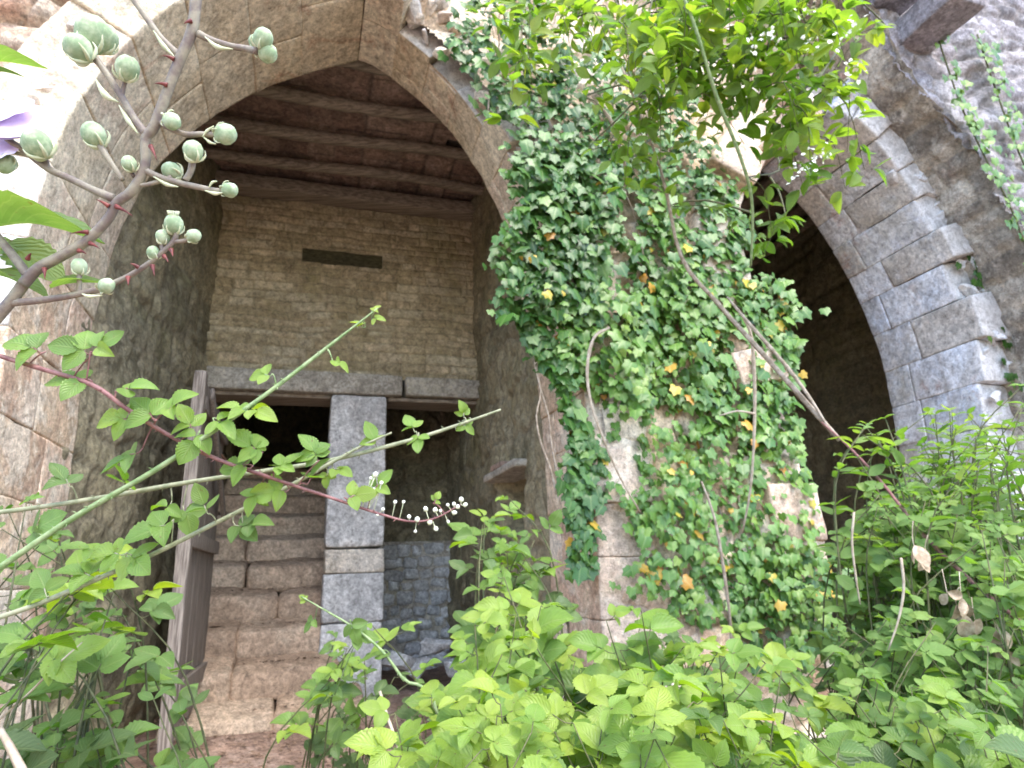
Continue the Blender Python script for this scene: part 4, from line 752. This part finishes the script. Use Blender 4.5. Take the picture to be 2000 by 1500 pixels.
# dead leaves hanging on the right
DL = thing('dead_leaves', 'cluster of curled dead brown leaves hanging on the right shrubs', 'dead leaves', px(1870, 1200, 1.5).tolist()); LV = Leaves(); SM = MB()
for x, y in ((1785, 1065), (1810, 1085), (1850, 1160), (1868, 1180), (1885, 1200), (1880, 1175), (1945, 1230), (1955, 1250), (1965, 1270), (1905, 1215)):
    p = px(x, y, 1.5); SM.add(*tube([p+UP*.05+rnd3(.01), p+UP*.02, p], .001, 4, 2))
    LV.add(p, unit(-UP+rnd3(.3)), unit(TOCAM+rnd3(.7)), .05*rng.uniform(.7, 1.3), .5); LV.add(p+rnd3(.008), unit(-UP+rnd3(.4)), unit(rnd3(1.)), .04, .5)
SM.build('stalks', M['dry'], DL); LV.build('foliage', M['dead'], DL, TO)
# ------------------------------------------------------------------ the near bramble twig with buds
D0 = .35
NT = thing('bramble_twig', 'close thorny mauve bramble twig with round green flower buds', 'bramble twig', px(-40, 650, D0).tolist())
mm_ = lambda r_: r_*D0/FP
SMt = MB()
def tw(pts, r, bump=.05): SMt.add(*tube([px(p[0], p[1], D0*(p[2] if len(p) > 2 else 1)) for p in pts], mm_(np.array(r, float)), 10, 6, bump))
tw([(388, -40), (383, 0), (375, 60), (352, 115), (332, 165), (302, 245), (285, 272), (283, 325), (258, 372), (228, 396), (213, 425), (172, 468), (120, 500), (75, 524), (50, 550), (18, 592), (-40, 660)], [11.5, 10.5, 10, 9.6, 9.6, 9.2, 10.5, 11, 11])
tw([(352, 110), (318, 78), (290, 40), (262, 0), (250, -20)], [7, 6, 6, 6.5])
tw([(388, 66), (410, 77), (450, 90), (480, 95), (502, 100, .99)], [7.5, 6, 6, 7])
tw([(285, 262), (262, 232), (238, 190), (212, 150), (190, 118), (178, 100)], [8, 7, 6.5, 6.5, 7])
tw([(212, 152), (195, 128), (172, 105)], [5, 5, 5])
tw([(238, 190), (243, 165), (248, 148)], [4, 4, 5])
tw([(222, 388), (180, 370), (135, 348), (95, 330), (50, 296), (10, 268), (-20, 240)], [9, 7, 6.5, 6.5, 6, 6])
tw([(95, 330), (88, 310), (82, 298)], [5, 5, 6]); tw([(60, 305), (40, 300), (16, 296)], [4, 4, 4])
tw([(284, 333), (310, 345), (350, 357), (390, 366), (420, 372), (440, 373)], [7, 6, 6, 5.5, 5])
tw([(362, 352), (372, 335), (377, 312)], [6, 6, 7]); tw([(270, 362), (290, 360), (318, 352), (335, 345)], [4, 4.5, 4])
tw([(306, 232), (322, 245), (360, 262), (395, 262), (425, 264)], [5, 6, 5.5, 5]); tw([(240, 352), (225, 330), (210, 308), (195, 285)], [4.5, 5, 6, 6])
tw([(262, 345), (255, 335), (252, 328)], [4, 4])
tw([(18, 592), (90, 585), (160, 573), (205, 560), (250, 540), (290, 515), (320, 490), (340, 470), (345, 455)], [8, 6.5, 6, 5.5, 5, 5, 5])
tw([(318, 493), (316, 480), (317, 470)], [4, 4]); tw([(342, 472), (360, 470), (375, 463)], [4, 4, 3.5]); tw([(303, 506), (301, 502), (300, 497)], [3, 3])
tw([(155, 573), (155, 550), (155, 532)], [4.5, 4.5, 5]); tw([(180, 572), (195, 568), (206, 562)], [3, 3.5, 4])
tw([(56, 540), (30, 505), (0, 468), (-30, 430)], [9, 8.5, 8, 8])
e0 = px(-38, 656, D0); SMt.add(*tube([e0, px(-90, 760, D0), np.array([-.30, .36, 1.15]), np.array([-.42, .42, .55]), np.array([-.46, .45, -.03])], np.array([.0031, .0034, .004, .005, .006]), 9, 6, .05))
SMt.build('stalk', M['twig'], NT)
for (x, y, r_, ax, ay, dd, fr) in ((154, 95, 27, -.6, .8, .985, 0), (180, 66, 34, .1, 1, 1.01, 0), (204, 75, 27, .35, 1, 1.02, 0), (248, 134, 23, .3, .8, .99, 0), (184, 264, 24, -.5, .8, 1, 0), (253, 320, 15, -.3, .9, .99, 0), (335, 236, 18, .5, -.4, .985, 0), (440, 262, 21, 1, -.1, 1, 0), (377, 295, 20, -.2, 1, .99, 0), (336, 334, 18, -.9, .4, 1.01, 0), (448, 371, 16, 1, -.2, 1, 0), (339, 438, 19, .1, 1, 1, 1), (318, 463, 14, -.1, 1, 1, 0), (378, 461, 14, .9, .4, 1, 0), (300, 494, 13, -.3, 1, 1, 0), (155, 521, 16, 0, 1, 1, 0), (208, 558, 16, .5, .3, .98, 0), (73, 281, 28, -.5, .9, .98, 0), (10, 320, 19, -.3, -.8, 1, 0), (514, 76, 20, .4, .9, .99, 0), (521, 103, 20, .8, -.6, 1, 0), (500, 84, 15, -.3, .8, 1.02, 0)):
    bud(px(x, y, D0*dd), cr*ax+cu*ay-cf*.25, mm_(r_*.93), NT, M['bud'], frill=bool(fr), elong=1.16)
Zs = 1694/700.
for (x0, y0, x1, y1) in ((823, 280, 770, 262), (792, 402, 728, 394), (712, 690, 742, 758), (515, 975, 452, 942), (548, 975, 628, 1022), (418, 1097, 335, 1104), (425, 1150, 472, 1176), (372, 1185, 408, 1200), (210, 1270, 212, 1320), (905, 100, 868, 112), (655, 1265, 615, 1245), (605, 1310, 606, 1350), (720, 1255, 730, 1305), (775, 1210, 796, 1240), (808, 1180, 818, 1215), (130, 1225, 148, 1195)):
    a = px(x0/Zs, y0/Zs, D0*.992); b = px(x1/Zs, y1/Zs, D0*.985); c = (a+b)/2+cu*mm_(1.5); v, f = tube([a, c, b], mm_(np.array([5., 2.6, .3])), 7, 4); mesh('thorn', v, f, M['thorn'], NT)
for pts, r_ in (([(185, 152), (205, 185), (232, 200)], 7), ([(232, 205), (250, 235), (270, 262)], 5), ([(300, 60), (320, 90), (342, 112)], 5), ([(400, 72), (425, 92), (455, 96)], 5), ([(395, 268), (405, 255), (418, 246)], 3), ([(398, 268), (410, 278), (422, 281)], 3), ([(300, 345), (325, 360), (348, 365)], 4), ([(408, 366), (415, 356), (424, 354)], 3), ([(400, 372), (420, 378), (438, 376)], 4), ([(160, 574), (175, 579), (200, 577)], 4)):
    v, f = tube([px(x, y, D0*.995) for x, y in pts], mm_(np.array([1., r_, 1.])), 6, 5); mesh('bract', v, f, M['sepal'], NT)
def nl(x0, y0, x1, y1, nx, ny, tint, wide=1., dd=1.):
    a, b = px(x0, y0, D0*dd), px(x1, y1, D0*dd*1.02); l = np.linalg.norm(b-a); LV = Leaves(); LV.add(a, b-a, cu*ny+cr*nx-cf*.6*wide, l, tint); LV.build('leaf', M['fleaf'], NT, TB)
nl(-60, 130, 62, 86, .1, 1, .45, .3); nl(-50, 142, 42, 132, .1, 1, .6, .3, 1.01); nl(-70, 445, 188, 412, 0, 1, .35, .12)
nl(10, 470, 128, 545, .5, .6, .8, 1.4, 1.06); nl(-70, 525, 98, 560, 0, 1, .45, .25); nl(98, 565, 192, 528, 0, .9, .5, .35); nl(-60, 490, 40, 470, .2, .6, .8, 1.2, 1.04); nl(-50, 500, 20, 500, .3, 1, .35, .5)
# lilac flower at the left edge
FLr = None
for (x0, y0, x1, y1, wd) in ((-70, 225, 96, 242, .34), (-60, 240, 60, 200, .3), (-50, 305, 30, 288, .4), (-30, 265, 52, 258, .25)):
    a, b = px(x0, y0, D0), px(x1, y1, D0*.99); y = b-a; l = np.linalg.norm(y); y = y/l; n = unit(cu*.6-cf*.8); x = unit(np.cross(y, n)); n = np.cross(x, y); tv, tf, tu = tmpl(12, 7, lambda t: wd*max(.03, math.sin(math.pi*min(1, (.08+.86*t))))**.6, .1, .1)
    v = a + l*(tv[:, :1]*x + tv[:, 1:2]*y + tv[:, 2:]*n); v += n*(fbm(v, 260, 2)*.0009)[:, None]; mesh('petal', v, tf, M['petal'], NT)
# ------------------------------------------------------------------ camera and render settings
cam = bpy.data.cameras.new('camera'); co = bpy.data.objects.new('camera', cam); link(co)
cam.sensor_width = 36; cam.lens = FP/2000*36; cam.clip_start = .02; cam.clip_end = 500
Mx = Matrix(((cr[0], cu[0], -cf[0], CAM[0]), (cr[1], cu[1], -cf[1], CAM[1]), (cr[2], cu[2], -cf[2], CAM[2]), (0, 0, 0, 1))); co.matrix_world = Mx
cam.dof.use_dof = True; cam.dof.focus_distance = .5; cam.dof.aperture_fstop = 18
sc.camera = co
sc.view_settings.view_transform = 'Standard'; sc.view_settings.look = 'None'; sc.view_settings.exposure = 2.55; sc.view_settings.gamma = 1
sc.render.engine = 'CYCLES'; sc.cycles.max_bounces = 8; sc.cycles.diffuse_bounces = 5; sc.cycles.transmission_bounces = 4; sc.cycles.use_denoising = True
